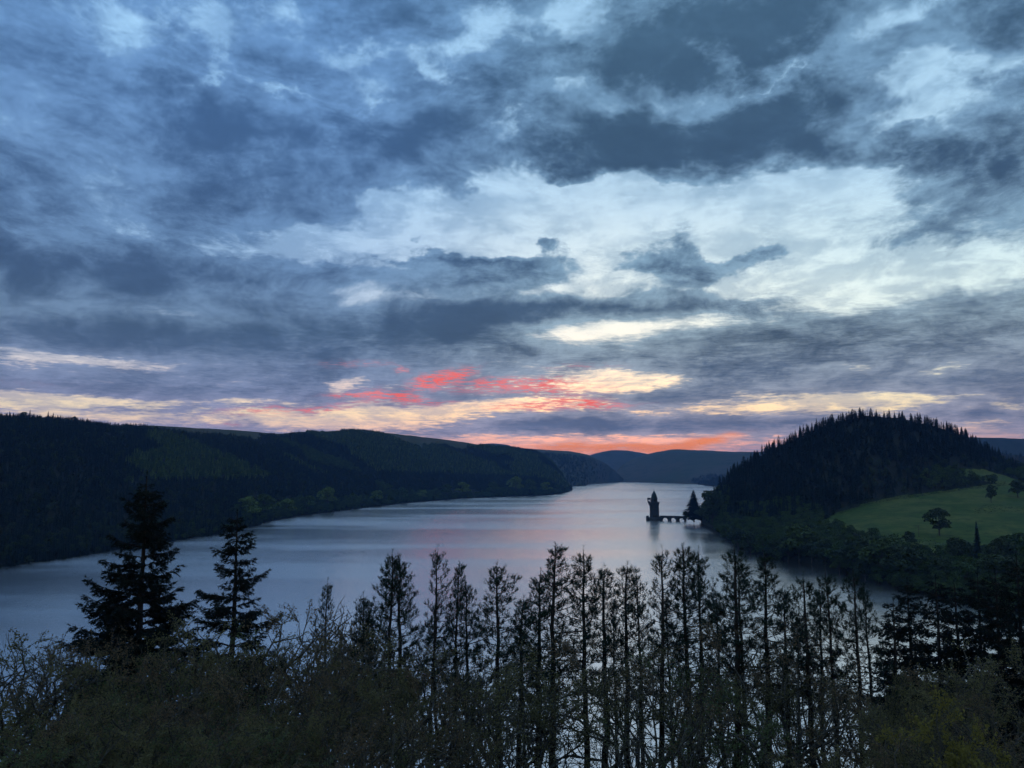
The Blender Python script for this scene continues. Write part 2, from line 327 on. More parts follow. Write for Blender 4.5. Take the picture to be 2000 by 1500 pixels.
def mat_water():
    m, g, p = mat_new('water')
    tc = g.node('ShaderNodeNewGeometry'); P = tc.outputs['Position']
    calm = g.noise(g.vm('MULTIPLY', P, (0.0016, 0.0060, 1.0)), 1.0, 5.0, 0.62)           # wind lanes across the lake
    lane = g.ss(calm, 0.40, 0.62)
    w1 = g.noise(g.vm('MULTIPLY', P, (0.16, 0.30, 1.0)), 1.0, 3.0, 0.6)
    w2 = g.noise(g.vm('MULTIPLY', P, (0.65, 1.3, 1.0)), 1.0, 3.0, 0.6)
    h = g.add(g.mul(w1, 0.30), g.mul(w2, 0.07))
    b = g.node('ShaderNodeBump'); b.inputs['Distance'].default_value = 1.0; g.put(b.inputs['Height'], h)
    g.put(b.inputs['Strength'], g.mad(lane, 0.16, 0.16)); g.L.new(b.outputs[0], p.inputs['Normal'])
    # dark body under a bright skin: strong everywhere, full at grazing angles
    p.inputs['Base Color'].default_value = (0.006, 0.012, 0.018, 1); p.inputs['Roughness'].default_value = 0.5; p.inputs['Specular IOR Level'].default_value = 0.0
    gl = g.node('ShaderNodeBsdfGlossy'); gl.distribution = 'MULTI_GGX'; gl.inputs['Color'].default_value = (1.0, 0.975, 0.97, 1)
    g.put(gl.inputs['Roughness'], g.mad(lane, 0.08, 0.18)); g.L.new(b.outputs[0], gl.inputs['Normal'])
    fr = g.node('ShaderNodeFresnel'); fr.inputs['IOR'].default_value = 1.333
    mx = g.node('ShaderNodeMixShader'); g.put(mx.inputs[0], g.mad(fr.outputs[0], 0.08, 0.91)); g.L.new(p.outputs[0], mx.inputs[1]); g.L.new(gl.outputs[0], mx.inputs[2])
    out = [x for x in g.N if x.type == 'OUTPUT_MATERIAL'][0]; g.L.new(mx.outputs[0], out.inputs[0])
    return m
M['water'] = mat_water()

# ------------------------------------------------------------------ lake and its bed
bed = obj('ground', mesh_np('ground', [(-7000, -900, -3), (7000, -900, -3), (7000, 9500, -3), (-7000, 9500, -3)], [[(0, 1, 2, 3)]], [M['bed']])); tag(bed, kind='structure')
lake = obj('lake', mesh_np('lake', [(-6990, 60, 0), (6990, 60, 0), (6990, 9400, 0), (-6990, 9400, 0)], [[(0, 1, 2, 3)]], [M['water']])); tag(lake, kind='structure')

# ------------------------------------------------------------------ hills: lofted from shore to ridge and down the far side
class Hill:
    def __init__(s, name, cols, prof=None, mats=('moor',), na=240, nr=60, rough=(0.03, 260.0), back=0.5, seed=1, matfun=None, smooth_cols=True):
        """cols: (px, [(py, r), ...]) control points of one azimuth from the shore (r None: on the water) to the ridge.
        prof: optional list of (fraction of distance, fraction of height) put between the first and the last control point"""
        A, RR, ZZ = [], [], []
        for px, pts in cols:
            rs, zs = [], []
            for k, (py, r) in enumerate(pts):
                p = on_water(px, py) if r is None else at_dist(px, py, r)
                rs.append(math.hypot(p[0], p[1])); zs.append(-2.0 if r is None else p[2])
            if prof:
                r0, r1, z0, z1 = rs[0], rs[-1], zs[0], zs[-1]
                rs = [r0 + (r1 - r0) * a for a, b in prof]; zs = [z0 + (z1 - z0) * b for a, b in prof]
            d = ray(px, 900); A.append(atan2(d[0], d[1])); RR.append(rs); ZZ.append(zs)
        A, RR, ZZ = np.array(A), np.array(RR), np.array(ZZ)
        az = np.linspace(A[0], A[-1], na); K = RR.shape[1]
        R2 = np.stack([np.interp(az, A, RR[:, k]) for k in range(K)], 1); Z2 = np.stack([np.interp(az, A, ZZ[:, k]) for k in range(K)], 1)
        if smooth_cols:
            ker = np.array([1, 2, 3, 2, 1]) / 9.0
            for arr in (R2, Z2):
                for k in range(K):
                    v = np.pad(arr[:, k], 2, mode='edge'); arr[:, k] = np.convolve(v, ker, 'valid')
        # along the distance
        t = np.linspace(0, K - 1, nr); rs = np.empty((na, nr)); zs = np.empty((na, nr))
        for i in range(na):
            rs[i] = np.interp(t, np.arange(K), R2[i]); z = np.interp(t, np.arange(K), Z2[i])
            q = np.pad(z, 2, mode='edge'); z2 = np.convolve(q, np.array([1, 2, 3, 2, 1]) / 9.0, 'valid'); z2[0] = z[0]; z2[-1] = z[-1]; zs[i] = z2
        nb = 14; span = (R2[:, -1] - R2[:, 0])
        rb = R2[:, -1:] + np.maximum(span, 120.0)[:, None] * back * np.linspace(0, 1, nb + 1)[None, 1:]
        f = np.linspace(0, 1, nb + 1)[1:]
        zb = Z2[:, -1:] + (-3.0 - Z2[:, -1:]) * (f * f * (3 - 2 * f))[None]
        rs = np.concatenate([rs, rb], 1); zs = np.concatenate([zs, zb], 1); m = rs.shape[1]
        X = rs * np.sin(az)[:, None]; Y = rs * np.cos(az)[:, None]
        amp = rough[0] * np.clip(zs, 0, None) * np.clip((t[-1] and 1), 0, 1)
        zs = zs + amp * (fbm(X / rough[1], Y / rough[1], seed, 5) * 2.0)
        s.az, s.rs, s.zs, s.nr, s.X, s.Y = az, rs, zs, nr, X, Y
        s.rough, s.seed = rough, seed
        V = np.stack([X, Y, zs], 2).reshape(-1, 3)
        idx = np.arange(na * m).reshape(na, m)
        F = np.stack([idx[:-1, :-1], idx[1:, :-1], idx[1:, 1:], idx[:-1, 1:]], 2).reshape(-1, 4)[:, ::-1]
        fm = None
        if matfun is not None:
            cx = V[F].mean(1); fm = matfun(cx)
        s.o = obj(name, mesh_np(name, V, [F], [M[k] for k in mats], True, fm)); tag(s.o, kind='structure')
    def z(s, x, y):
        a = np.arctan2(x, y); r = np.hypot(x, y)
        fi = np.clip((a - s.az[0]) / (s.az[-1] - s.az[0]) * (len(s.az) - 1), 0, len(s.az) - 1.001); i = int(fi); f = fi - i
        z0 = np.interp(r, s.rs[i], s.zs[i]); z1 = np.interp(r, s.rs[i + 1], s.zs[i + 1])
        return z0 + (z1 - z0) * f
    def sample(s, n, rng, vmax=1.0):
        """n random points on the slope, even per area; gives x, y, z and v (0 shore .. 1 ridge)"""
        out = []
        k = 0
        sh = s.rs[:, 0]; rg = s.rs[:, s.nr - 1]
        while len(out) < n and k < 60 * n:
            k += 1
            a = rng.uniform(s.az[0], s.az[-1]); fi = (a - s.az[0]) / (s.az[-1] - s.az[0]) * (len(s.az) - 1.001); i = int(fi); f = fi - i
            r0 = sh[i] * (1 - f) + sh[i + 1] * f; r1 = rg[i] * (1 - f) + rg[i + 1] * f
            r1 = r0 + (r1 - r0) * vmax
            r = sqrt(rng.uniform(r0 * r0, r1 * r1))
            if rng.random() > (r1 * r1 - r0 * r0) / s.area_max(): continue
            x, y = r * sin(a), r * cos(a)
            out.append((x, y, s.z(x, y), (r - r0) / max(r1 - r0, 1e-6)))
        return out
    def area_max(s):
        if not hasattr(s, '_am'): s._am = float(np.max(s.rs[:, s.nr - 1] ** 2 - s.rs[:, 0] ** 2))
        return s._am

PROF = [(0, 0), (0.04, 0.04), (0.14, 0.13), (0.32, 0.36), (0.52, 0.62), (0.72, 0.85), (0.88, 0.965), (1, 1)]
# long wooded hill on the far (west) side of the lake
shoreA = [(-1200, 1306), (-420, 1184), (-200, 1147), (0, 1112), (150, 1090), (300, 1064), (420, 1047), (505, 1028), (530, 1019), (600, 1006), (700, 994), (800, 982), (900, 974), (1000, 970), (1060, 968), (1100, 964), (1116, 958)]
ridgeA = [(-1200, 812, 1500), (-420, 812, 1350), (-200, 815, 1400), (0, 820, 1500), (110, 824, 1600), (220, 834, 1750), (290, 832, 1900), (400, 839, 2100), (470, 843, 2200), (545, 845, 2350), (580, 841, 2450), (640, 843, 2600), (700, 842, 2700), (740, 843, 2800),
          (850, 857, 3000), (940, 868, 3150), (1000, 873, 3250), (1045, 881, 3250), (1075, 900, 3150), (1095, 925, 3000), (1108, 945, 2850), (1116, 957, None)]
def joincols(shore, ridge):
    xs = sorted(set([p[0] for p in shore] + [p[0] for p in ridge])); cols = []
    for x in xs:
        ps = np.interp(x, [p[0] for p in shore], [p[1] for p in shore]); pr = np.interp(x, [p[0] for p in ridge], [p[1] for p in ridge])
        rw = math.hypot(*on_water(x, ps)[:2])
        rr = np.interp(x, [p[0] for p in ridge], [p[2] if p[2] else rw + 40 for p in ridge])
        cols.append((x, [(ps, None), (pr, max(rr, rw + 40))]))
    return cols
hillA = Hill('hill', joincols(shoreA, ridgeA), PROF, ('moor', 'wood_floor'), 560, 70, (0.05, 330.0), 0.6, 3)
def wood_limit(px):
    # how far up the slope the trees go: open moor along the top, wider towards the middle of the ridge
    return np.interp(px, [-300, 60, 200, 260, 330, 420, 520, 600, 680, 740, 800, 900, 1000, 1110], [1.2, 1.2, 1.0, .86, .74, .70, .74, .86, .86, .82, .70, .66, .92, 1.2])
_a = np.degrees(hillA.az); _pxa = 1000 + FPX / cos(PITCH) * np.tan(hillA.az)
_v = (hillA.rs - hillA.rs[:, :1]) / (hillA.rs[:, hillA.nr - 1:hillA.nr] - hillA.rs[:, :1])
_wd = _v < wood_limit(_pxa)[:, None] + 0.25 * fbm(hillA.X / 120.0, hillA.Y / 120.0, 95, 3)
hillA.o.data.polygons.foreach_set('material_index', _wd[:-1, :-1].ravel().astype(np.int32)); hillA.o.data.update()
# next spur up the lake
hillB = Hill('hill', joincols([(980, 952), (1110, 951), (1144, 949), (1150, 945), (1190, 942.5), (1222, 941.5)],
                              [(980, 882, 4300), (1030, 876, 4400), (1060, 878, 4450), (1085, 880, 4500), (1112, 882, 4600), (1150, 889, 4700), (1180, 904, 4850), (1200, 918, 4950), (1213, 931, 5000), (1222, 941, None)]), PROF, ('far_moor',), 200, 50, (0.05, 420.0), 0.5, 7)
# far hills closing the valley
hillC = Hill('hill', joincols([(1100, 936), (1340, 936)], [(1100, 910, 7400), (1140, 892, 7400), (1165, 885, 7400), (1195, 879, 7400), (1225, 880, 7400), (1260, 886, 7400), (1340, 905, 7300)]), PROF, ('far_moor',), 120, 40, (0.04, 700.0), 0.3, 9)
hillD = Hill('hill', joincols([(1186, 941.5), (1250, 942.5), (1330, 945), (1400, 946), (1600, 948), (2300, 950), (3300, 950)],
                              [(1186, 940, 5200), (1200, 925, 5500), (1218, 906, 5700), (1245, 892, 5900), (1280, 881, 6000), (1320, 876, 6000), (1380, 877, 5900), (1430, 881, 5800), (1480, 882, 5600), (1600, 872, 5300), (1760, 860, 4900), (1890, 853, 4600), (1940, 855, 4500), (2000, 859, 4400), (2100, 850, 4300), (2300, 850, 4400), (3300, 850, 5600)]), PROF, ('far_moor',), 520, 50, (0.07, 520.0), 0.4, 11)
hillE = Hill('hill', joincols([(860, 930), (1060, 930)], [(860, 900, 8500), (900, 884, 8500), (935, 868, 8500), (962, 866, 8500), (992, 869, 8500), (1060, 900, 8500)]), PROF, ('far_moor',), 100, 30, (0.02, 700.0), 0.1, 13)
hillF = Hill('hill', joincols([(1362, 946), (1380, 949), (1450, 952), (1600, 955)], [(1362, 945, 3300), (1372, 939, 3350), (1400, 934, 3400), (1450, 925, 3500), (1600, 900, 3600)]), PROF, ('moor',), 60, 24, (0.03, 200.0), 0.5, 15)
hillG = Hill('hill', joincols([(1780, 960), (2300, 985), (3200, 985)], [(1780, 900, 1750), (1880, 880, 1750), (1950, 884, 1700), (2000, 892, 1650), (2100, 885, 1600), (2300, 880, 1600), (3200, 880, 2400)]), PROF, ('moor',), 150, 30, (0.04, 200.0), 0.5, 17)
# conical wooded hill on the near (east) side, with the meadow on its flank
W = None
colsR = [
    (1366, [(1023, W), (1022.0, 1062), (1021.0, 1070), (1019.5, 1085), (1018.5, 1100), (1018, 1110)]),
    (1382, [(1033, W), (1029, 985), (1024, 1010), (1010, 1040), (990, 1060), (982, 1090)]),
    (1400, [(1047, W), (1040, 920), (1030, 945), (1003, 985), (975, 1015), (960, 1055)]),
    (1430, [(1067, W), (1058, 800), (1042, 840), (1008, 905), (955, 975), (925, 1050)]),
    (1460, [(1083, W), (1070, 730), (1052, 775), (1008, 860), (945, 950), (908, 1050)]),
    (1500, [(1091, W), (1080, 690), (1060, 730), (1012, 815), (935, 930), (883, 1050)]),
    (1560, [(1099, W), (1088, 645), (1064, 685), (1015, 775), (930, 900), (858, 1045)]),
    (1620, [(1113, W), (1090, 605), (1060, 650), (1010, 765), (920, 880), (832, 1030)]),
    (1700, [(1141, W), (1092, 553), (1042, 640), (988, 795), (915, 880), (814, 1020)]),
    (1760, [(1158, W), (1100, 530), (1046, 620), (974, 825), (910, 900), (818, 1025)]),
    (1830, [(1171, W), (1108, 508), (1052, 600), (962, 860), (915, 930), (832, 1050)]),
    (1880, [(1178, W), (1113, 492), (1053, 592), (952, 890), (918, 960), (848, 1080)]),
    (1950, [(1190, W), (1122, 470), (1058, 575), (948, 910), (928, 985), (893, 1120)]),
    (2010, [(1198, W), (1132, 452), (1068, 555), (956, 890), (942, 980), (918, 1120)]),
    (2300, [(1235, W), (1170, 400), (1095, 500), (975, 800), (950, 920), (930, 1050)]),
    (3000, [(1290, W), (1222, 345), (1130, 440), (1000, 720), (965, 830), (940, 950)]),
]
colsR = [(px, [(py, r if r is None else r / cos(atan2(px - 1000.0, FPX))) for py, r in pts]) for px, pts in colsR]
def px_of(p):
    """photograph pixel of world points (n,3)"""
    p = np.atleast_2d(p); x = p[:, 0]; y = p[:, 1]; z = p[:, 2] - CAM_H
    c, s_ = cos(PITCH), sin(PITCH); dep = y * c + z * s_; up = -y * s_ + z * c
    return 1000 + FPX * x / dep, 750 - FPX * up / dep
def in_poly(x, y, poly):
    x = np.asarray(x); y = np.asarray(y); ins = np.zeros(x.shape, bool); n = len(poly)
    for i in range(n):
        x0, y0 = poly[i]; x1, y1 = poly[(i + 1) % n]
        c = ((y0 > y) != (y1 > y)) & (x < (x1 - x0) * (y - y0) / ((y1 - y0) if y1 != y0 else 1e-9) + x0); ins ^= c
    return ins
def plan(poly_px, hill):
    """outline of a field as seen from the view point, turned into a plan outline on the slope (azimuth, distance)"""
    out = []
    for px, py in poly_px:
        d = ray(px, py); a = atan2(d[0], d[1]); h = math.hypot(d[0], d[1]); best = None
        for r in np.linspace(400, 1500, 560):
            z = CAM_H + d[2] / h * r
            if hill.z(r * sin(a), r * cos(a)) >= z: best = r; break
        out.append((a, best if best else 1500))
    return out
MEADOW_PX = [(1588, 1026), (1630, 1004), (1690, 984), (1760, 970), (1830, 961), (1900, 951), (1960, 943), (2040, 940), (2500, 965), (2500, 1110), (2040, 1080), (1990, 1072), (1930, 1078), (1880, 1090), (1800, 1078), (1740, 1062), (1690, 1050), (1640, 1034)]
STRIP_PX = [(1888, 916), (1925, 918), (1965, 930), (2010, 944), (2010, 950), (1960, 946), (1900, 934), (1870, 925)]
UPPER_PX = [(1730, 905), (1790, 893), (1850, 905), (1890, 925), (1860, 935), (1800, 925), (1750, 920)]
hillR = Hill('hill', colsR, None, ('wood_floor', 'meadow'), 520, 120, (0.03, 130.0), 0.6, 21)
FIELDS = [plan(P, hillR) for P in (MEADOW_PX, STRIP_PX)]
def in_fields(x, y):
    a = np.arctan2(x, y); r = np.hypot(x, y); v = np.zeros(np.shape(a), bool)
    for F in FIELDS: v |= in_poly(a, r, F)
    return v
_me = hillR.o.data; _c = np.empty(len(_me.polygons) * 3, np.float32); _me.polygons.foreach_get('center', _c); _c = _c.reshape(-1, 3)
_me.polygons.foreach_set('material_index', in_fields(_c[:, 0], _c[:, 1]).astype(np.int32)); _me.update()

# ------------------------------------------------------------------ the near slope, dropping from the view point to the water
def slope_z(x, y):
    x = np.asarray(x, float); y = np.asarray(y, float)
    z = 66.0 - 0.365 * np.clip(y, -40, 400) + 2.2 * fbm(x / 38.0, y / 38.0, 31, 4)
    return np.where(y < 0, 66.0 + 0.06 * -y + 2.2 * fbm(x / 38.0, y / 38.0, 31, 4), z)
gx = np.linspace(-420, 420, 170); gy = np.linspace(-260, 215, 110)
GX, GY = np.meshgrid(gx, gy, indexing='ij'); GZ = slope_z(GX, GY)
_i = np.arange(GX.size).reshape(GX.shape)
_F = np.stack([_i[:-1, :-1], _i[1:, :-1], _i[1:, 1:], _i[:-1, 1:]], 2).reshape(-1, 4)
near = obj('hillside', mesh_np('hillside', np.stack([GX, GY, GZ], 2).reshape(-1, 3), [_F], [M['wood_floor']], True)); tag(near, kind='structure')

# ------------------------------------------------------------------ plant builders (numpy, one mesh per part)
def norm(v): return v / np.maximum(np.linalg.norm(v, axis=-1, keepdims=True), 1e-9)
def frames(d):
    up = np.where(np.abs(d[:, 2:3]) > 0.9, np.array([[1.0, 0, 0]]), np.array([[0, 0, 1.0]]))
    u = norm(np.cross(d, up)); return u, np.cross(d, u)
def prisms(P0, P1, r0, r1, k=3):
    """many short tapered sticks at once -> verts, quads"""
    P0, P1 = np.asarray(P0, float), np.asarray(P1, float); n = len(P0)
    d = norm(P1 - P0); u, v = frames(d); r0 = np.broadcast_to(r0, (n,)); r1 = np.broadcast_to(r1, (n,))
    V = []
    for j in range(k):
        a = 2 * pi * j / k; V.append(P0 + (u * cos(a) + v * sin(a)) * r0[:, None])
    for j in range(k):
        a = 2 * pi * j / k; V.append(P1 + (u * cos(a) + v * sin(a)) * r1[:, None])
    V = np.stack(V, 1); b = (np.arange(n) * 2 * k)[:, None]
    F = np.concatenate([b + np.array([[j, (j + 1) % k, k + (j + 1) % k, k + j]]) for j in range(k)], 0)
    return V.reshape(-1, 3), F
def tube(pts, rad, k=7):
    pts = np.asarray(pts, float); n = len(pts); d = norm(np.gradient(pts, axis=0)); u, v = frames(d)
    a = np.linspace(0, 2 * pi, k, endpoint=False)
    V = pts[:, None] + (u[:, None] * np.cos(a)[None, :, None] + v[:, None] * np.sin(a)[None, :, None]) * np.asarray(rad)[:, None, None]
    i = np.arange(n * k).reshape(n, k); j = np.roll(i, -1, 1)
    return V.reshape(-1, 3), np.stack([i[:-1], j[:-1], j[1:], i[1:]], 2).reshape(-1, 4)
def merge(parts):
    V, Q, T, o = [], [], [], 0
    for v, f in parts:
        f = np.asarray(f); V.append(v); (Q if f.shape[1] == 4 else T).append(f + o); o += len(v)
    out = []
    if Q: out.append(np.concatenate(Q))
    if T: out.append(np.concatenate(T))
    return np.concatenate(V), out
def blades(P, D, L, Wd, rng):
    """thin triangular blades from P along D"""
    n = len(P); D = norm(D); s = norm(np.cross(D, norm(rng.normal(size=(n, 3))))); L = np.broadcast_to(L, (n,)); Wd = np.broadcast_to(Wd, (n,))
    V = np.stack([P - s * Wd[:, None] * 0.5, P + s * Wd[:, None] * 0.5, P + D * L[:, None]], 1).reshape(-1, 3)
    return V, np.arange(3 * n).reshape(n, 3)
def leafquads(P, size, rng, flat=0.0):
    n = len(P); u = norm(rng.normal(size=(n, 3))); w = rng.normal(size=(n, 3)); w[:, 2] += flat * np.sign(w[:, 2]); u = norm(u - 0 * w); v = norm(np.cross(u, w)); u = norm(np.cross(v, norm(w)))
    size = np.broadcast_to(size, (n,))[:, None]
    V = np.stack([P - u * size * .5, P + v * size * .32, P + u * size * .5, P - v * size * .32], 1).reshape(-1, 3)
    return V, np.arange(4 * n).reshape(n, 4)

M['bark_pine'] = mat_bark('bark_pine', (0.028, 0.022, 0.018), (0.055, 0.040, 0.030))
M['bark_grey'] = mat_bark('bark_grey', (0.055, 0.047, 0.038), (0.100, 0.086, 0.066))
M['needle_pine'] = mat_leaf('needle_pine', (0.022, 0.040, 0.026), (0.036, 0.056, 0.034))
M['needle_fir'] = mat_leaf('needle_fir', (0.010, 0.018, 0.014), (0.014, 0.024, 0.018))
M['leaf_bud'] = mat_leaf('leaf_bud', (0.160, 0.142, 0.066), (0.200, 0.170, 0.072), trans=0.4)
M['leaf_brown'] = mat_leaf('leaf_brown', (0.175, 0.118, 0.066), (0.210, 0.145, 0.074), trans=0.4)
M['leaf_green'] = mat_leaf('leaf_green', (0.105, 0.135, 0.060), (0.145, 0.165, 0.066), trans=0.4)
M['leaf_gold'] = mat_leaf('leaf_gold', (0.22, 0.185, 0.045), (0.27, 0.22, 0.05), trans=0.25)
M['bark_far'] = mat_bark('bark_far', (0.016, 0.014, 0.012), (0.026, 0.022, 0.018))
M['far_conifer'] = mat_leaf('far_conifer', (0.012, 0.022, 0.016), (0.024, 0.038, 0.024))
M['far_broad'] = mat_leaf('far_broad', (0.052, 0.088, 0.026), (0.090, 0.118, 0.034))
M['far_larch'] = mat_leaf('far_larch', (0.130, 0.185, 0.042), (0.180, 0.230, 0.050))
M['far_dark'] = mat_leaf('far_dark', (0.040, 0.058, 0.026), (0.062, 0.080, 0.032))

def rot_dirs(az, tilt):
    """unit vectors; tilt is the angle from straight up"""
    return np.stack([np.cos(az) * np.sin(tilt), np.sin(az) * np.sin(tilt), np.cos(tilt)], -1)

def make_pine(seed, H, crown0=0.42, wide=2.7, dens=1.0, lean=0.0, bare=1.0):
    """tall thin pine: straight mast, open whorls of level boughs turning up at the ends, needle brushes on the outer half; dead sticks below"""
    rng = np.random.default_rng(seed)
    t = np.linspace(0, 1, 16); wob = np.cumsum(rng.normal(0, 0.06, (16, 2)), 0); wob -= wob[0]
    trunk = np.stack([wob[:, 0] + lean * t * t, wob[:, 1], t * H], 1)
    rad = 0.0095 * H * (1 - t) ** 0.8 + 0.03
    ctr = lambda z: np.array([np.interp(z, trunk[:, 2], trunk[:, 0]), np.interp(z, trunk[:, 2], trunk[:, 1]), z])
    bias = rng.uniform(0, 2 * pi); bstr = rng.uniform(.15, .5)
    wood = [tube(trunk, rad, 7)]; S0, S1, A0, A1 = [], [], [], []; TP, TD, TL = [], [], []
    def stick(p, q, a, b): S0.append(p); S1.append(q); A0.append(a); A1.append(b)
    z = H * 0.16
    while z < H * 0.985:
        f = z / H; live = f > crown0
        q = (f - crown0) / (1 - crown0) if live else 0
        if live: L = wide * min(1.0, 0.62 + q * 1.8) * (1 - q) ** 0.9 + 0.22
        else: L = wide * rng.uniform(0.2, 0.6) * bare
        nb = rng.integers(4, 6) if live else rng.integers(1, 3)
        a0 = rng.uniform(0, 2 * pi); ring = rng.uniform(0.7, 1.15)
        for b in range(nb):
            if live and q < 0.8 and rng.random() < 0.14: continue
            az = a0 + 2 * pi * b / nb + rng.normal(0, 0.32); Lb = L * ring * rng.uniform(0.5, 1.25) * (1 + bstr * cos(az - bias))
            tilt0 = radians(rng.uniform(82, 104) - q * 26) if live else radians(rng.uniform(78, 112))
            n = 6; pts = [ctr(z + rng.normal(0, 0.10))]; tl = tilt0; aa = az
            for k in range(n):
                if live: tl -= radians(1.0 + 3 * q + (0, 0, 2, 7, 14, 18)[k] * rng.uniform(.6, 1.3))
                else: tl += radians(rng.normal(2, 9))
                aa += rng.normal(0, 0.12); pts.append(pts[-1] + rot_dirs(np.array(aa), np.array(max(tl, 0.2))) * Lb / n)
            pts = np.array(pts); rr = np.linspace(0.016 + 0.012 * Lb * (1.0 if live else 0.75), 0.012, n + 1)
            S0 += list(pts[:-1]); S1 += list(pts[1:]); A0 += list(rr[:-1]); A1 += list(rr[1:])
            if not live:
                for k in range(1, n):
                    if rng.random() < 0.5 * bare:
                        d2 = rot_dirs(np.array(aa + rng.choice([-1, 1]) * rng.uniform(.5, 1.2)), np.array(rng.uniform(1.2, 1.9)))
                        stick(pts[k], pts[k] + d2 * rng.uniform(.2, .7), .014, .008)
                continue
            nt = max(2, int((Lb + .5) * 2.6 * dens * rng.uniform(0.7, 1.2)))
            for k in range(nt):
                u = 0.42 + 0.58 * rng.random() ** 0.7 if q < 0.75 else 0.15 + 0.85 * rng.random()
                p = np.array([np.interp(u * n, np.arange(n + 1), pts[:, c]) for c in range(3)])
                side = aa + rng.choice([-1, 1]) * rng.uniform(.3, 1.2); lt = rng.uniform(0.25, 0.8) * min(1.0, .45 + Lb * .2)
                e = p + rot_dirs(np.array(side), np.array(radians(rng.uniform(55, 90)))) * lt
                stick(p, e, .016, .012)
                for c in range(rng.integers(1, 4)):                    # a few upright brushes at the end of each spray
                    d2 = rot_dirs(np.array(side + rng.normal(0, 1.0)), np.array(abs(rng.normal(radians(24), 0.3))))
                    e2 = p + (e - p) * rng.uniform(.55, 1.0); TP.append(e2); TD.append(d2); TL.append(rng.uniform(0.24, 0.46))
            TP.append(pts[-1]); TD.append(rot_dirs(np.array(aa), np.array(0.35))); TL.append(rng.uniform(.35, .6))
        z += (rng.uniform(0.62, 1.05) * (1 - 0.45 * q) if live else rng.uniform(0.5, 1.2))
    TP.append(ctr(H)); TD.append(np.array([0, 0, 1.0])); TL.append(0.6)
    wood.append(prisms(S0, S1, np.array(A0), np.array(A1), 3))
    TP, TD, TL = np.array(TP), norm(np.array(TD)), np.array(TL)
    nn = 14; m = len(TP); u = rng.uniform(0, 1, (m, nn))
    P = TP[:, None] + TD[:, None] * (TL[:, None] * u)[..., None]
    spread = norm(rng.normal(size=(m, nn, 3))); D = TD[:, None] * 1.0 + spread * 0.85
    L = 0.22 * (0.75 + 0.5 * rng.random((m, nn))) * (0.8 + TL[:, None])
    V = blades(P.reshape(-1, 3), D.reshape(-1, 3), L.ravel(), 0.036, rng)
    return merge(wood), merge([V])

def make_fir(seed, H, wide=5.0, dens=1.0, crown0=0.12, gap=0.0):
    """big dark conifer: long level boughs that dip and lift, hung with flat sprays"""
    rng = np.random.default_rng(seed)
    t = np.linspace(0, 1, 14); wob = np.cumsum(rng.normal(0, 0.05, (14, 2)), 0); wob -= wob[0]
    trunk = np.stack([wob[:, 0], wob[:, 1], t * H], 1); rad = 0.015 * H * (1 - t) ** 0.85 + 0.03
    wood = [tube(trunk, rad, 8)]; S0, S1, A0, A1 = [], [], [], []; TP, TD, TL = [], [], []
    z = H * crown0
    while z < H * 0.985:
        f = (z / H - crown0) / (1 - crown0); L = wide * (1 - f) ** 0.78 * (1.0 if f > 0.12 else 0.75) + 0.35
        nb = rng.integers(4, 7); a0 = rng.uniform(0, 2 * pi)
        for b in range(nb):
            if rng.random() < gap: continue
            az = a0 + 2 * pi * b / nb + rng.normal(0, 0.3); Lb = L * rng.uniform(0.5, 1.15)
            n = 6; tl = radians(rng.uniform(80, 100)) - 0.55 * f; p = np.array([np.interp(z, trunk[:, 2], trunk[:, 0]), np.interp(z, trunk[:, 2], trunk[:, 1]), z]); pts = [p]; aa = az
            for k in range(n):
                tl += radians(5.0 if k < 3 else -9.0); aa += rng.normal(0, .07); pts.append(pts[-1] + rot_dirs(np.array(aa), np.array(tl)) * Lb / n)
            pts = np.array(pts); rr = np.linspace(0.02 + 0.015 * Lb, 0.014, n + 1)
            S0 += list(pts[:-1]); S1 += list(pts[1:]); A0 += list(rr[:-1]); A1 += list(rr[1:])
            ns = max(3, int(Lb * 6.0 * dens))
            for k in range(ns):
                u = 0.14 + 0.86 * (k + rng.random()) / ns
                p = np.array([np.interp(u * n, np.arange(n + 1), pts[:, c]) for c in range(3)])
                side = rng.choice([-1, 1]); d2 = rot_dirs(np.array(aa + side * rng.uniform(.35, 1.15)), np.array(radians(rng.uniform(82, 122))))
                ls = (0.30 + 0.30 * Lb * (1.05 - u)) * rng.uniform(.6, 1.2)
                ls = min(ls, 1.5)
                S0.append(p); S1.append(p + d2 * ls); A0.append(.018); A1.append(.010)
                for q in range(max(1, int(ls / 0.30))):
                    TP.append(p + d2 * ls * (q + 0.3) / max(1, int(ls / 0.30))); TD.append(d2 * 0.8 + np.array([0, 0, rng.normal(-0.12, 0.25)])); TL.append(rng.uniform(.3, .5))
        z += rng.uniform(0.42, 0.78) * (H / 24.0) ** 0.5
    TP.append(np.array([trunk[-1, 0], trunk[-1, 1], H - .2])); TD.append(np.array([0, 0, 1.0])); TL.append(.6)
    wood.append(prisms(S0, S1, np.array(A0), np.array(A1), 3))
    TP, TD, TL = np.array(TP), norm(np.array(TD)), np.array(TL); nn = 13; m = len(TP)
    P = TP[:, None] + TD[:, None] * (TL[:, None] * rng.uniform(0, 1, (m, nn)))[..., None]
    D = TD[:, None] + norm(rng.normal(size=(m, nn, 3))) * np.array([1.0, 1.0, 0.7])
    V = blades(P.reshape(-1, 3), D.reshape(-1, 3), 0.30 * (0.7 + .6 * rng.random(m * nn)), 0.085, rng)
    return merge(wood), merge([V])

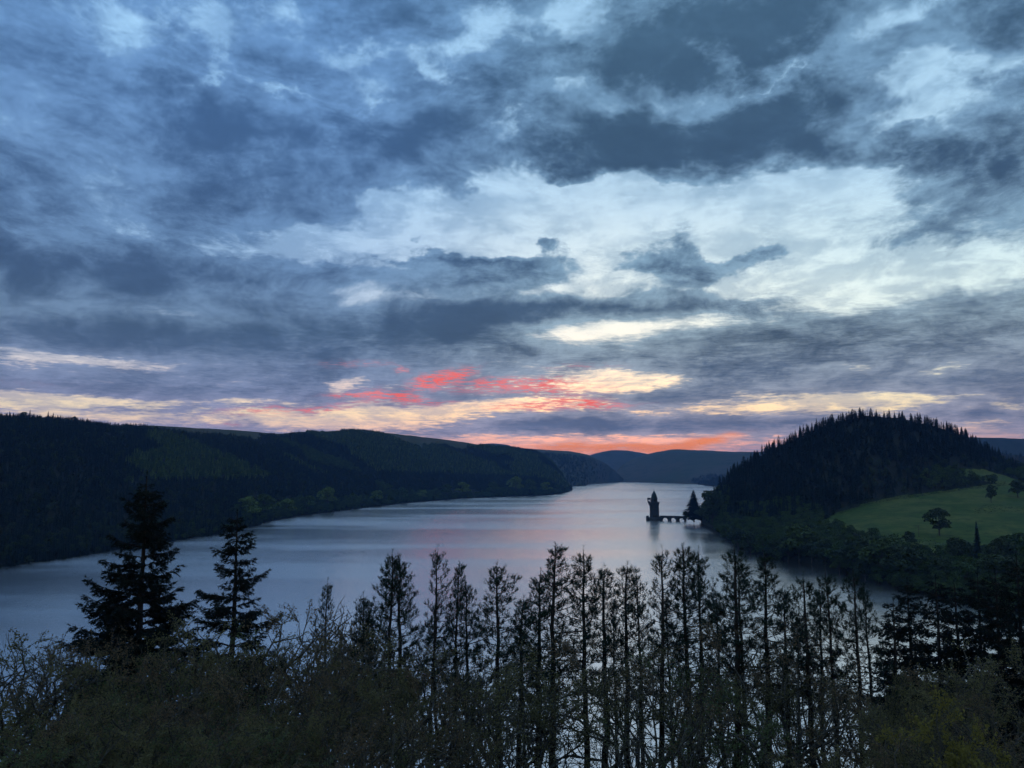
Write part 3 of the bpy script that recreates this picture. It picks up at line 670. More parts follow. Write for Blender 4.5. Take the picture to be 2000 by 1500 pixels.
def make_broad(seed, H, spread=0.55, leaves=5000, leaf=0.13, levels=6, up=0.10, twig=0.009, split0=0.26):
    """broadleaf tree in bud: forking limbs down to fine twigs, sparse small leaves"""
    rng = np.random.default_rng(seed)
    P0, P1, R0, R1, LV = [], [], [], [], []
    def limb(p, d, L, r, lv):
        n = 3 if lv < levels - 1 else 2; pts = [p]
        for k in range(n):
            d = norm(d + rng.normal(0, 0.13, 3) + np.array([0, 0, up * 0.25])); q = pts[-1] + d * L / n
            ra = r * (1 - 0.28 * k / n); rb = r * (1 - 0.28 * (k + 1) / n)
            P0.append(pts[-1]); P1.append(q); R0.append(max(ra, twig)); R1.append(max(rb, twig * .8)); LV.append(lv); pts.append(q)
        if lv >= levels: return
        nc = rng.integers(2, 4) if lv else rng.integers(3, 6)
        for c in range(nc):
            src = pts[-1] if (c == 0 or rng.random() < 0.55) else pts[-2]
            s = norm(rng.normal(size=3)); ang = rng.uniform(0.3, 0.85) * (0.8 if c == 0 else 1.15)
            dd = norm(d * cos(ang) + norm(np.cross(d, s)) * sin(ang) * (1 + spread * .6) + np.array([0, 0, up * (1.6 if lv < 2 else .6)]))
            limb(src, dd, L * rng.uniform(0.60, 0.82), r * (0.74 if c == 0 else 0.56), lv + 1)
    L0 = H * split0
    limb(np.zeros(3), np.array([rng.normal(0, .05), rng.normal(0, .05), 1.0]), L0, 0.016 * H, 0)
    P0, P1 = np.array(P0), np.array(P1); R0, R1, LV = np.array(R0), np.array(R1), np.array(LV)
    s = H / P1[:, 2].max(); P0 *= s; P1 *= s; big = LV <= 1
    wood = merge([prisms(P0[big], P1[big], R0[big], R1[big], 6)])
    tw = LV >= 2
    twigs = prisms(P0[tw], P1[tw], R0[tw], R1[tw], 3)
    fine = np.where(LV >= levels - 1)[0]; k = rng.choice(fine, leaves); u = rng.random(leaves)[:, None]
    P = P0[k] + (P1[k] - P0[k]) * u + rng.normal(0, 0.10, (leaves, 3))
    return wood, merge([twigs]), merge([leafquads(P, leaf * (0.6 + 0.8 * rng.random(leaves)), rng)])

def make_far_conifer(seed, H, wide=0.17, n=260):
    """distant conifer: tapering tiers of drooping sprays round a stem"""
    rng = np.random.default_rng(seed); h = rng.random(n) ** 0.85; z = H * (0.06 + 0.94 * h)
    r = H * wide * (1 - h) ** 0.85 + 0.12; az = rng.uniform(0, 2 * pi, n) + np.floor(h * 14) * 1.3
    lump = 0.62 + 0.75 * rng.random(n) ** 1.5; tip = np.stack([np.cos(az) * r * lump, np.sin(az) * r * lump, z - 0.22 * r + rng.normal(0, .25, n)], 1)
    root = np.stack([np.cos(az) * r * .05, np.sin(az) * r * .05, z + 0.12 * r], 1)
    side = np.stack([-np.sin(az), np.cos(az), np.zeros(n)], 1) * (0.20 * r + 0.16)[:, None]; midp = root * .45 + tip * .55 + np.array([0, 0, .12])
    V = np.stack([root, midp + side, tip, midp - side], 1).reshape(-1, 3); F = np.arange(4 * n).reshape(n, 4)
    lead = blades(np.array([[0, 0, H * .95]] * 3), np.array([[.02, 0, 1], [0, .03, 1], [-.02, 0, 1.0]]), H * .05, .3, rng)
    trunk = tube(np.array([[0, 0, -1.0], [0, 0, H * .5], [0, 0, H * .96]]), np.array([.014 * H, .009 * H, .02]), 5)
    return merge([trunk]), merge([(V, F), lead])
def make_far_broad(seed, H, wide=0.42, n=620, size=1.0, zlow=0.30):
    """distant broadleaf tree: lumpy crown of leaf clumps on forking limbs"""
    rng = np.random.default_rng(seed); nl = 17; c = []
    for k in range(nl):
        a = rng.uniform(0, 2 * pi); hz = rng.uniform(zlow, 0.84); rr = H * wide * rng.uniform(0.15, 0.78) * sqrt(max(0.15, 1 - ((hz - 0.5) / 0.42) ** 2)); c.append((cos(a) * rr, sin(a) * rr, H * hz, H * rng.uniform(0.12, 0.21)))
    c = np.array(c); c[0] = (0, 0, H * .8, H * .2); k = rng.integers(0, nl, n); d = norm(rng.normal(size=(n, 3))); d[:, 2] = np.abs(d[:, 2]) * .9 - .25
    P = c[k, :3] + d * (c[k, 3] * (0.72 + 0.35 * rng.random(n)))[:, None]
    crown = leafquads(P, size * (.6 + .8 * rng.random(n)) * H / 14.0, rng)
    tp = [tube(np.array([[0, 0, -1.0], [0, 0, H * .18], [0.02 * H, 0, H * .42]]), np.array([.03 * H, .022 * H, .014 * H]), 6)]
    tp.append(prisms(np.repeat([[0.0, 0, H * .2]], nl, 0), c[:, :3], .010 * H, .004 * H, 3))
    return merge(tp), merge([crown])

def to_mesh(name, vf, mat, smooth=False): return mesh_np(name, vf[0], vf[1], [mat], smooth)
def tree_proto(kind, parts):
    """parts: [(part name, geometry, material, smooth)] -> list of (part name, mesh)"""
    return [(nm, to_mesh(kind + '_' + nm, g_, m_, sm)) for nm, g_, m_, sm in parts]
def plant(name, proto, loc, rz, s, label, cat, group=None, tilt=(0, 0), mats=None):
    root = empty(name, tuple(float(v) for v in loc), rz, s); root.rotation_euler = (tilt[0], tilt[1], rz)
    for nm, me in proto:
        o = bpy.data.objects.new(nm, me); COL.objects.link(o); o.parent = root
        if mats and nm in mats:
            o.material_slots[0].link = 'OBJECT'; o.material_slots[0].material = mats[nm]
    tag(root, label, cat, group); return root

# ------------------------------------------------------------------ far woods: instanced trees, one object for each wood
def proto_collection(name, protos):
    c = bpy.data.collections.new(name)
    for i, (tr, cr, mt) in enumerate(protos):
        V = np.concatenate([tr[0], cr[0]]); off = len(tr[0]); F = list(tr[1]) + [f + off for f in cr[1]]
        fm = np.concatenate([np.zeros(sum(len(f) for f in tr[1])), np.ones(sum(len(f) for f in cr[1]))])
        me = mesh_np(name + '_tree', V, F, [M['bark_far'], mt], False, fm)
        o = bpy.data.objects.new('%s_%02d' % (name, i), me); c.objects.link(o)
    return c
def forest(name, label, coll, pts, kid, scl, rot):
    me = bpy.data.meshes.new(name); pts = np.asarray(pts, np.float32); me.vertices.add(len(pts)); me.vertices.foreach_set('co', pts.ravel())
    for nm, ty, arr in (('kid', 'INT', np.asarray(kid, np.int32)), ('scl', 'FLOAT', np.asarray(scl, np.float32)), ('rot', 'FLOAT', np.asarray(rot, np.float32))):
        at = me.attributes.new(nm, ty, 'POINT'); at.data.foreach_set('value', arr)
    o = obj(name, me); tag(o, label, None, None, 'stuff')
    nt = bpy.data.node_groups.new(name, 'GeometryNodeTree')
    nt.interface.new_socket('Geometry', in_out='INPUT', socket_type='NodeSocketGeometry'); nt.interface.new_socket('Geometry', in_out='OUTPUT', socket_type='NodeSocketGeometry')
    N, L = nt.nodes, nt.links; gi = N.new('NodeGroupInput'); go = N.new('NodeGroupOutput')
    ci = N.new('GeometryNodeCollectionInfo'); ci.inputs[0].default_value = coll; ci.inputs['Separate Children'].default_value = True; ci.inputs['Reset Children'].default_value = True
    ip = N.new('GeometryNodeInstanceOnPoints'); ip.inputs['Pick Instance'].default_value = True
    def na(nm, ty):
        n = N.new('GeometryNodeInputNamedAttribute'); n.data_type = ty; n.inputs[0].default_value = nm; return n.outputs[0]
    L.new(gi.outputs[0], ip.inputs['Points']); L.new(ci.outputs[0], ip.inputs['Instance']); L.new(na('kid', 'INT'), ip.inputs['Instance Index'])
    cx = N.new('ShaderNodeCombineXYZ'); L.new(na('rot', 'FLOAT'), cx.inputs[2]); L.new(cx.outputs[0], ip.inputs['Rotation'])
    L.new(na('scl', 'FLOAT'), ip.inputs['Scale']); L.new(ip.outputs[0], go.inputs[0])
    md = o.modifiers.new('trees', 'NODES'); md.node_group = nt
    return o

# ------------------------------------------------------------------ woods on the hills
FC = proto_collection('wood', [(*make_far_conifer(50 + i, 14, 0.21 + 0.03 * (i % 3), 260), M['far_conifer']) for i in range(4)] +
                      [(*make_far_broad(60 + i, 13, 0.40, 460, 1.25), M['far_broad']) for i in range(3)] +
                      [(*make_far_conifer(70 + i, 14, 0.20, 210), M['far_larch']) for i in range(2)] +
                      [(*make_far_broad(80 + i, 11, 0.42, 420, 1.2), M['far_dark']) for i in range(2)])
CON, BRO, LAR, DRK = [0, 1, 2, 3], [4, 5, 6], [7, 8], [9, 10]
rng = random.Random(5)
def wood_A():
    P, K, S, R = [], [], [], []
    for x, y, z, v in hillA.sample(38000, rng):
        px, py = px_of((x, y, z)); px, py = float(px[0]), float(py[0])
        if px < -700: continue
        patch = float(fbm(x / 230.0, y / 230.0, 90, 3)); patch2 = float(fbm(x / 120.0, y / 120.0, 95, 3)); edge = 260 + 240 * patch2
        lim = float(wood_limit(px))
        if v > lim + patch2 * 0.25: continue
        if 0.05 < v < 0.13 and 870 < px < 960 and patch2 > -0.15: continue          # small lakeside field
        if z < 0.6: continue
        larch = patch > 0.045 and 0.30 < v < 0.85 and px > edge
        if v < 0.10 + 0.05 * patch2: k = rng.choice(BRO + DRK + DRK + CON[:1]) if px > 430 + 300 * patch2 else rng.choice(CON + DRK); s = rng.uniform(.65, 1.15)
        elif larch: k = rng.choice(LAR + LAR + BRO); s = rng.uniform(.55, .95)
        elif patch < -0.16 and px > edge: k = rng.choice(DRK + BRO); s = rng.uniform(.6, 1.0)
        elif v > lim - 0.14: k = rng.choice(DRK + CON); s = rng.uniform(.35, .8)
        else: k = rng.choice(CON + CON + DRK); s = rng.uniform(.55, 1.0)
        P.append((x, y, z - .3)); K.append(k); S.append(s); R.append(rng.uniform(0, 6.28))
    for k in range(1500):                                              # trees right down to the water's edge
        i = rng.randrange(0, len(hillA.az)); a = hillA.az[i]; r = hillA.rs[i, 0] + 4 + abs(rng.gauss(0, 22)); x, y = r * sin(a), r * cos(a); z = float(hillA.z(x, y))
        if z < -1.2: continue
        P.append((x, y, max(z, 0) - .5)); pxx = 1000 + FPX * math.tan(a); K.append(rng.choice(DRK + DRK + BRO) if pxx > 430 + rng.gauss(0, 90) else rng.choice(CON + CON + DRK[:1])); S.append(rng.uniform(.35, .95)); R.append(rng.uniform(0, 6.28))
    forest('forest', 'dark mixed wood covering the long hillside across the lake', FC, P, K, S, R)
wood_A()
def wood_B():
    P, K, S, R = [], [], [], []
    for h, n, vm in ((hillB, 1800, .75), (hillF, 900, 1.0), (hillD, 2600, .34)):
        for x, y, z, v in h.sample(n, rng, vm):
            if z < .6 or (h is hillD and (fbm(x / 400., y / 400., 33, 3) > 0.05)): continue
            P.append((x, y, z - .3)); K.append(rng.choice(CON + DRK)); S.append(rng.uniform(.8, 1.3)); R.append(rng.uniform(0, 6.28))
    forest('forest', 'far blue-green wood on the spurs at the head of the lake', FC, P, K, S, R)
wood_B()
RIGHT_OPEN = []
def wood_R():
    P, K, S, R = [], [], [], []
    for x, y, z, v in hillR.sample(9500, rng):
        if z < .6 or bool(in_fields(x, y)): continue
        px, py = px_of((x, y, z)); px, py = float(px[0]), float(py[0])
        if px > 2700: continue
        if px > 1640 and py > 1040: # hedges and shore below the field
            if rng.random() < 0.55: continue
            k = rng.choice(DRK + BRO); s = rng.uniform(.35, .75)
        elif py > 1018 or (px > 1800 and py > 925): k = rng.choice(DRK + DRK + BRO); s = rng.uniform(.5, 1.0)
        elif px > 1690 and py > 900 : k = rng.choice(DRK + CON); s = rng.uniform(.5, .95)
        else: k = rng.choice(CON); s = rng.uniform(.75, 1.2)
        P.append((x, y, z - .3)); K.append(k); S.append(s); R.append(rng.uniform(0, 6.28))
    k = 0
    while k < 1900:                                                     # scrub and trees thick along the bank
        i = rng.randrange(0, len(hillR.az)); a = hillR.az[i]; r0 = hillR.rs[i, 0]; r = r0 + 3 + abs(rng.gauss(0, 42)); x, y = r * sin(a), r * cos(a); z = float(hillR.z(x, y)); k += 1
        if z < -.9 or bool(in_fields(x, y)): continue
        P.append((x, y, z - .3)); K.append(rng.choice(DRK + DRK + BRO)); S.append(rng.uniform(.35, .9)); R.append(rng.uniform(0, 6.28))
    k = 0
    while k < 4600:                                                    # rough woodland between the bank and the meadow
        i = rng.randrange(0, len(hillR.az)); a = hillR.az[i]; r = hillR.rs[i, 0] + rng.uniform(10, 190); x, y = r * sin(a), r * cos(a); z = float(hillR.z(x, y)); k += 1
        if z < 1 or bool(in_fields(x, y)): continue
        P.append((x, y, z - .3)); K.append(rng.choice(DRK + BRO)); S.append(rng.uniform(.35, .8) * (0.6 if 1000 + FPX * math.tan(a) > 1640 else 1.0)); R.append(rng.uniform(0, 6.28))
    forest('forest', 'dense black conifer wood on the steep round hill', FC, P, K, S, R)
    P, K, S, R = [], [], [], []
    for x, y, z, v in hillG.sample(2200, rng):
        P.append((x, y, z - .3)); K.append(rng.choice(CON + DRK[:1])); S.append(rng.uniform(.7, 1.1)); R.append(rng.uniform(0, 6.28))
    forest('forest', 'low dark wood behind the yellowish strip of field', FC, P, K, S, R)
wood_R()

# ------------------------------------------------------------------ straining tower and its bridge
def mat_stone(name, c1, c2, sc=0.9):
    m, g, p = mat_new(name)
    tc = g.node('ShaderNodeTexCoord'); P = tc.outputs['Object']
    br = g.node('ShaderNodeTexBrick'); g.put(br.inputs['Vector'], g.vm('MULTIPLY', P, (1, 1, 1))); br.inputs['Scale'].default_value = sc
    br.inputs['Color1'].default_value = (*c1, 1); br.inputs['Color2'].default_value = (*c2, 1); br.inputs['Mortar'].default_value = (*[v * .5 for v in c1], 1); br.inputs['Mortar Size'].default_value = 0.03
    n = g.noise(P, 0.5, 5.0, 0.6); c = g.mix(g.mul(g.ss(n, 0.4, 0.65), 0.6), br.outputs[0], tuple(v * 0.55 for v in c1))
    g.put(p.inputs['Base Color'], c); p.inputs['Roughness'].default_value = 0.9
    return m
M['stone'] = mat_stone('stone', (0.040, 0.037, 0.034), (0.058, 0.054, 0.050))
M['copper'] = mat_stone('copper', (0.024, 0.038, 0.034), (0.030, 0.046, 0.040), 2.0)
M['opening'] = mat_bark('opening', (0.006, 0.006, 0.007), (0.010, 0.010, 0.011))
M['iron'] = mat_bark('iron', (0.02, 0.02, 0.02), (0.03, 0.03, 0.03))
M['coping'] = mat_stone('coping', (0.22, 0.21, 0.19), (0.30, 0.28, 0.26), 1.5)
def lathe(profile, k, cx=0.0, cy=0.0, a0=0.0, cap=True):
    prof = np.asarray(profile, float); n = len(prof); a = np.linspace(0, 2 * pi, k, endpoint=False) + a0
    V = np.stack([cx + prof[:, 0:1] * np.cos(a)[None], cy + prof[:, 0:1] * np.sin(a)[None], np.repeat(prof[:, 1:2], k, 1)], 2).reshape(-1, 3)
    i = np.arange(n * k).reshape(n, k); j = np.roll(i, -1, 1); Q = np.stack([i[:-1], j[:-1], j[1:], i[1:]], 2).reshape(-1, 4)
    return V, Q
def boxv(x0, x1, y0, y1, z0, z1):
    V = np.array([(x, y, z) for z in (z0, z1) for y in (y0, y1) for x in (x0, x1)], float)
    return V, np.array([(0, 2, 3, 1), (4, 5, 7, 6), (0, 1, 5, 4), (2, 6, 7, 3), (0, 4, 6, 2), (1, 3, 7, 5)])
def boxc(c, s): return boxv(c[0] - s[0] / 2, c[0] + s[0] / 2, c[1] - s[1] / 2, c[1] + s[1] / 2, c[2] - s[2] / 2, c[2] + s[2] / 2)
def part(name, parent, geo, mat, smooth=False): return obj(name, to_mesh(name, merge(geo), mat, smooth), parent)

TW = on_water(1278.5, 1016.5)
def build_tower():
    t = empty('lake_tower', (TW[0], TW[1], 0), -atan2(TW[0], TW[1]))
    part('plinth', t, [lathe([(9.6, -4), (9.6, 3.6), (9.0, 4.3), (8.6, 4.6), (7.2, 5.0)], 12, a0=.26)], M['stone'])
    part('buttress', t, [boxv(-12.6, -8.4, -4, 4, -4, 6.2), boxv(-11.8, -8.4, -3.2, 3.2, 6.2, 7.0)], M['stone'])
    sh = part('shaft', t, [lathe([(7.3, 4.8), (6.95, 12), (6.85, 24.2), (7.3, 24.9), (7.3, 25.4)], 20)], M['stone'])
    # corbel course, parapet and merlons
    for a in np.linspace(0, 2 * pi, 20, endpoint=False): part('corbel', t, [boxc((7.35 * cos(a), 7.35 * sin(a), 24.7), (.7, .7, 1.3))], M['stone'])
    part('parapet', t, [lathe([(7.3, 25.4), (7.7, 25.45), (7.7, 27.3), (7.2, 27.3), (7.2, 25.5)], 20)], M['stone'])
    for a in np.linspace(0, 2 * pi, 10, endpoint=False): part('merlon', t, [boxc((7.45 * cos(a + .2), 7.45 * sin(a + .2), 27.8), (.9, .9, 1.1))], M['stone'])
    part('upper_stage', t, [lathe([(5.2, 25.4), (4.75, 32.0), (5.05, 32.3), (5.05, 32.7), (4.4, 32.8)], 16)], M['stone'])
    rf = part('roof', t, [lathe([(5.0, 32.7), (4.35, 35.0), (3.65, 38.4), (2.7, 40.3), (1.55, 42.2), (0.35, 44.7), (0.12, 45.2)], 16)], M['copper'])
    part('finial', rf, [lathe([(.18, 45.0), (.16, 46.0), (.36, 46.3), (.16, 46.6), (.06, 49.0)], 6), boxc((0, 0, 47.9), (1.0, .12, .12))], M['iron'])
    for a in (0.6, 2.2, 3.8, 5.3):
        d = part('dormer', rf, [boxc((4.0 * cos(a), 4.0 * sin(a), 34.8), (1.2, 1.2, 2.2))], M['copper'])
    # overhanging lookout turret on the left, open on two sides
    tu = part('lookout_turret', t, [boxv(-10.0, -6.2, -2.0, 2.0, 27.0, 28.6), boxv(-9.4, -6.2, -1.6, 1.6, 25.6, 27.0), boxv(-8.6, -6.4, -1.2, 1.2, 23.6, 25.6), boxv(-7.6, -6.4, -.9, .9, 21.6, 23.6),
                                    boxv(-10.0, -8.5, -2.0, 2.0, 28.6, 31.0), boxv(-6.6, -5.4, -2.0, 2.0, 28.6, 31.0), boxv(-10.3, -5.2, -2.3, 2.3, 31.0, 33.9)], M['stone'])
    for zz in (9.0, 15.0, 20.5):
        for a in (-pi / 2 - .5, -pi / 2 + .35, 0.2, 2.4):
            c, s_ = cos(a), sin(a); r = 6.95 - (zz - 9) * .008
            w = part('window', sh, [boxv(-.35, .35, -.12, .12, -1.1, 1.1)], M['opening']); w.location = (c * r, s_ * r, zz); w.rotation_euler = (0, 0, a + pi / 2)
    tag(t, 'dark stone lake tower with a pointed spire standing in the water', 'tower')
build_tower()
def build_bridge():
    e = at_dist(1332, 1016, math.hypot(*on_water(1332, 1018)[:2]))
    p0 = np.array([TW[0], TW[1]]); p1 = e[:2]; L = float(np.linalg.norm(p1 - p0)); an = atan2(p1[1] - p0[1], p1[0] - p0[0])
    b = empty('arched_bridge', (p0[0], p0[1], 0), an)
    w, top = 2.8, 6.4; per = 12.25; first = 12.3; half = 4.5
    xs = np.linspace(8.3, L + 6, 260); lo = np.full(len(xs), -4.0)
    for k in range(4):
        c = first + half + (k - 0.02) * per
        m = np.abs(xs - c) < half; lo[m] = 4.5 * np.sqrt(np.clip(1 - ((xs[m] - c) / half) ** 2, 0, 1))
    def strip(sel, name, mat):
        n = len(xs); V = np.concatenate([np.stack([xs, np.full(n, s * w), z], 1) for s in (-1, 1) for z in (lo, np.full(n, top))])
        i = np.arange(n - 1); a, bq, c, d = 0, n, 2 * n, 3 * n
        Q = np.concatenate([np.stack([i + a, i + 1 + a, i + 1 + bq, i + bq], 1), np.stack([i + c, i + d, i + 1 + d, i + 1 + c], 1),
                            np.stack([i + bq, i + 1 + bq, i + 1 + d, i + d], 1), np.stack([i + a, i + c, i + 1 + c, i + 1 + a], 1)])
        return obj(name, mesh_np(name, V, [Q], [mat]), b)
    strip(None, 'arcade', M['stone'])
    for s in (-1, 1):
        part('parapet', b, [boxv(8.6, L + 5.8, s * 2.55 - .22, s * 2.55 + .22, 6.4, 7.3), boxv(8.6, L + 5.8, s * 2.55 - .32, s * 2.55 + .32, 7.3, 7.5)], M['stone'])
    for k in range(3):
        x = first + 2 * half + k * per + (per - 2 * half) / 2
        if x < L: part('cutwater', b, [lathe([(2.3, -4), (2.3, 2.2), (1.5, 3.2)], 8, x, -w), lathe([(2.3, -4), (2.3, 2.2), (1.5, 3.2)], 8, x, w)], M['stone'])
    tag(b, 'low dark stone bridge of round arches joining tower to shore', 'bridge')
build_bridge()

def hit(hill, px, py, r0=380, r1=4200):
    """where the sight line through a pixel meets that slope"""
    d = ray(px, py); h = math.hypot(d[0], d[1]); a = atan2(d[0], d[1])
    for r in np.geomspace(r0, r1, 1400):
        x, y = r * sin(a), r * cos(a)
        if hill.z(x, y) >= CAM_H + d[2] / h * r: return np.array([x, y, hill.z(x, y)])
    return None
ORD = ['first', 'second', 'third', 'fourth', 'fifth', 'sixth', 'seventh', 'eighth', 'ninth', 'tenth', 'eleventh', 'twelfth', 'thirteenth', 'fourteenth', 'fifteenth', 'sixteenth', 'seventeenth', 'eighteenth', 'nineteenth', 'twentieth',
       'twenty-first', 'twenty-second', 'twenty-third', 'twenty-fourth', 'twenty-fifth', 'twenty-sixth', 'twenty-seventh', 'twenty-eighth', 'twenty-ninth', 'thirtieth', 'thirty-first', 'thirty-second', 'thirty-third', 'thirty-fourth', 'thirty-fifth', 'thirty-sixth']
rnd = random.Random(11)
FCON = [tree_proto('conifer', [('trunk', t_, M['bark_grey'], True), ('crown', c_, M['far_conifer'], False)]) for t_, c_ in [make_far_conifer(200 + i, 20, w_, 700) for i, w_ in enumerate((.15, .19, .22, .17))]]
FBRO = [tree_proto('broadleaf', [('trunk', t_, M['bark_grey'], True), ('crown', c_, M['far_broad'], False)]) for t_, c_ in [make_far_broad(220 + i, 16, .44, 1500, 1.1) for i in range(4)]]
FDRK = [tree_proto('darkleaf', [('trunk', t_, M['bark_grey'], True), ('crown', c_, M['far_dark'], False)]) for t_, c_ in [make_far_broad(240 + i, 16, .46, 1500, 1.1) for i in range(3)]]
def proto3(kind, seed, H, leafmat, **kw):
    w_, t_, l_ = make_broad(seed, H, **kw)
    return tree_proto(kind, [('trunk', w_, M['bark_grey'], True), ('branches', t_, M['bark_grey'], False), ('crown', l_, M[leafmat], False)])
def far_tree(name, protos, H0, hill, px, py_base, py_top, label, cat='tree', group=None, extra=1.0, wide=1.0, mats=None):
    p = hit(hill, px, py_base)
    if p is None: return None
    r = math.hypot(p[0], p[1]); q = at_dist(px, py_top, r); H = max(3.0, q[2] - p[2] + 0.6) * extra
    o = plant(name, rnd.choice(protos), (p[0], p[1], p[2] - .4), rnd.uniform(0, 6.28), H / H0, label, cat, group, mats=mats)
    o.scale = (H / H0 * wide, H / H0 * wide, H / H0); return o

# broadleaf trees in leaf along the shore under the round hill
shr = [(1418, 1058, 1022), (1442, 1074, 1030), (1466, 1082, 1038), (1492, 1088, 1040), (1516, 1091, 1052), (1540, 1094, 1046), (1562, 1096, 1018), (1586, 1101, 1056), (1612, 1106, 1050), (1640, 1108, 1058), (1666, 1112, 1050), (1694, 1118, 1046), (1724, 1126, 1046), (1752, 1130, 1062), (1780, 1140, 1068), (1640, 1124, 1080), (1690, 1134, 1090), (1840, 1140, 1085), (1885, 1150, 1095), (1950, 1150, 1080)]
for k, (x, b, t_) in enumerate(shr):
    far_tree('shore_tree', FBRO if k % 3 == 0 else FDRK, 16, hillR, x, b, t_, 'rounded leafy tree on the bank below the round hill, %s along from the bridge' % ORD[k], 'tree', 'leafy trees on the bank below the round hill', wide=rnd.uniform(1.0, 1.35))
# the meadow and its trees
OAK = [tree_proto('oak', [('trunk', t_, M['bark_grey'], True), ('crown', c_, M['far_dark'], False)]) for t_, c_ in [make_far_broad(533, 16, .50, 2600, .8, .20)]]
far_tree('field_tree', OAK, 16, hillR, 1835, 1046, 988, 'lone round bare-branched tree in the green meadow', wide=1.05)
far_tree('small_tree', FDRK, 16, hillR, 1936, 982, 944, 'small thin tree at the top edge of the green meadow', wide=.7)
far_tree('hedge_tree', FDRK, 16, hillR, 1988, 972, 934, 'spreading tree beside the upper gate of the meadow at the picture edge', wide=1.2)
far_tree('columnar_conifer', FCON, 20, hillR, 1912, 1104, 1019, 'dark pointed conifer below the meadow, standing taller than its neighbours', 'conifer', wide=.8)
far_tree('hedge_tree', FBRO, 16, hillR, 1992, 1096, 1038, 'yellow-green bushy tree below the meadow at the picture edge', wide=1.3)
far_tree('hedge_tree', FDRK, 16, hillR, 1776, 1066, 1036, 'rounded hedge tree at the bottom corner of the meadow', wide=1.1)
far_tree('hedge_tree', FDRK, 16, hillR, 1955, 1100, 1050, 'dark bushy tree between the pointed conifer and the picture edge', wide=1.2)
far_tree('hedge_tree', FDRK, 16, hillR, 1870, 1098, 1046, 'dark bushy tree just left of the pointed conifer', wide=1.2)
def build_hedge(path, label, h=2.6):
    hr = np.random.default_rng(len(path) * 7 + int(path[0][0])); pts = [hit(hillR, x, y) for x, y in path]; P = []; S = []
    for a, b in zip(pts[:-1], pts[1:]):
        L = float(np.linalg.norm((b - a)[:2])); n = int(L * 9); u = hr.random(n)[:, None]; c = a + (b - a) * u
        zz = np.array([float(hillR.z(q[0], q[1])) for q in c]); top = h * (0.7 + 1.3 * vnoise(c[:, 0] / 9.0, c[:, 1] / 9.0, 4))
        c[:, 2] = zz + hr.random(n) * top; c[:, :2] += hr.normal(0, .7, (n, 2)); P.append(c)
        k = np.linspace(0, 1, max(3, int(L / 5))); S.append(a + (b - a) * k[:, None])
    o0 = pts[0].copy(); root = empty('hedge', o0); P = np.concatenate(P) - o0; S = np.concatenate(S); S[:, 2] = [float(hillR.z(q[0], q[1])) for q in S]; S = S - o0
    part('stems', root, [prisms(S - [0, 0, .3], S + [0, 0, 1.8], .12, .05, 3)], M['bark_grey'])['kind'] = 'stuff'
    part('foliage', root, [leafquads(P, .75 * (.6 + .8 * hr.random(len(P))), hr)], M['far_dark'])
    tag(root, label, 'hedge')
build_hedge([(1640, 1003), (1690, 988), (1760, 974), (1830, 965), (1900, 956), (1965, 948)], 'dark hedge along the upper edge of the green meadow', 3.6)
build_hedge([(1905, 1004), (1945, 1000), (1985, 1001), (2030, 1006)], 'short dark hedge crossing the meadow towards the picture edge', 4.2)
build_hedge([(1660, 1042), (1720, 1054), (1790, 1064), (1850, 1072), (1890, 1080)], 'ragged hedge along the bottom edge of the green meadow', 3.4)
# landing end of the bridge
far_tree('shore_conifer', FCON[2:3], 20, hillR, 1368, 1019.5, 958, 'tall broad conifer standing at the shore end of the bridge', 'conifer', wide=1.9).location.x -= 9.0
far_tree('shore_tree', FBRO, 16, hillR, 1367.5, 1020, 997, 'small pale bush at the shore end of the bridge', 'bush').location.x -= 20.0
far_tree('shore_tree', FDRK, 16, hillR, 1378, 1024, 985, 'dark bushy tree between the shore conifer and the round hill', wide=1.3)
far_tree('shore_tree', FDRK, 16, hillR, 1392, 1034, 952, 'tall dark tree at the foot of the round hill by the water', wide=.9)
# round trees along the far shore
lsh = [(484, 1018, 962), (512, 1010, 958), (560, 1010, 968), (600, 1004, 962), (640, 994, 944), (688, 990, 958), (735, 986, 952), (785, 981, 946), (825, 978, 952), (872, 972, 940), (905, 970, 936), (962, 969, 936), (1008, 967, 924), (1034, 966, 930), (1066, 964, 936), (1090, 962, 942)]
for k, (x, b, t_) in enumerate(lsh):
    far_tree('shore_tree', FBRO if k % 2 == 0 else FDRK, 16, hillA, x, b - 1.5, t_ + 4, 'olive round-crowned tree on the far shore, %s from the left' % ORD[k], 'tree', 'round trees along the far shore', wide=rnd.uniform(1.0, 1.4), mats={'crown': M['far_larch']} if k % 2 == 0 else {'crown': M['far_broad']})
for k, (x, t_) in enumerate([(12, 806), (40, 802), (52, 804), (88, 807), (98, 809), (140, 812), (165, 819), (190, 824)]):
    d = ray(x, 900); a = atan2(d[0], d[1]); i = int(np.argmin(np.abs(hillA.az - a))); r = hillA.rs[i, hillA.nr - 1]; X, Y = r * sin(a), r * cos(a); z = float(hillA.z(X, Y)); H = max(7, at_dist(x, t_, r)[2] - z)
    plant('ridge_tree', rnd.choice(FDRK + FCON[:2]), (X, Y, z - .4), rnd.uniform(0, 6), H / 16, 'small dark tree on the far ridge, %s from the left' % ORD[k], 'tree', 'trees on the far ridge')
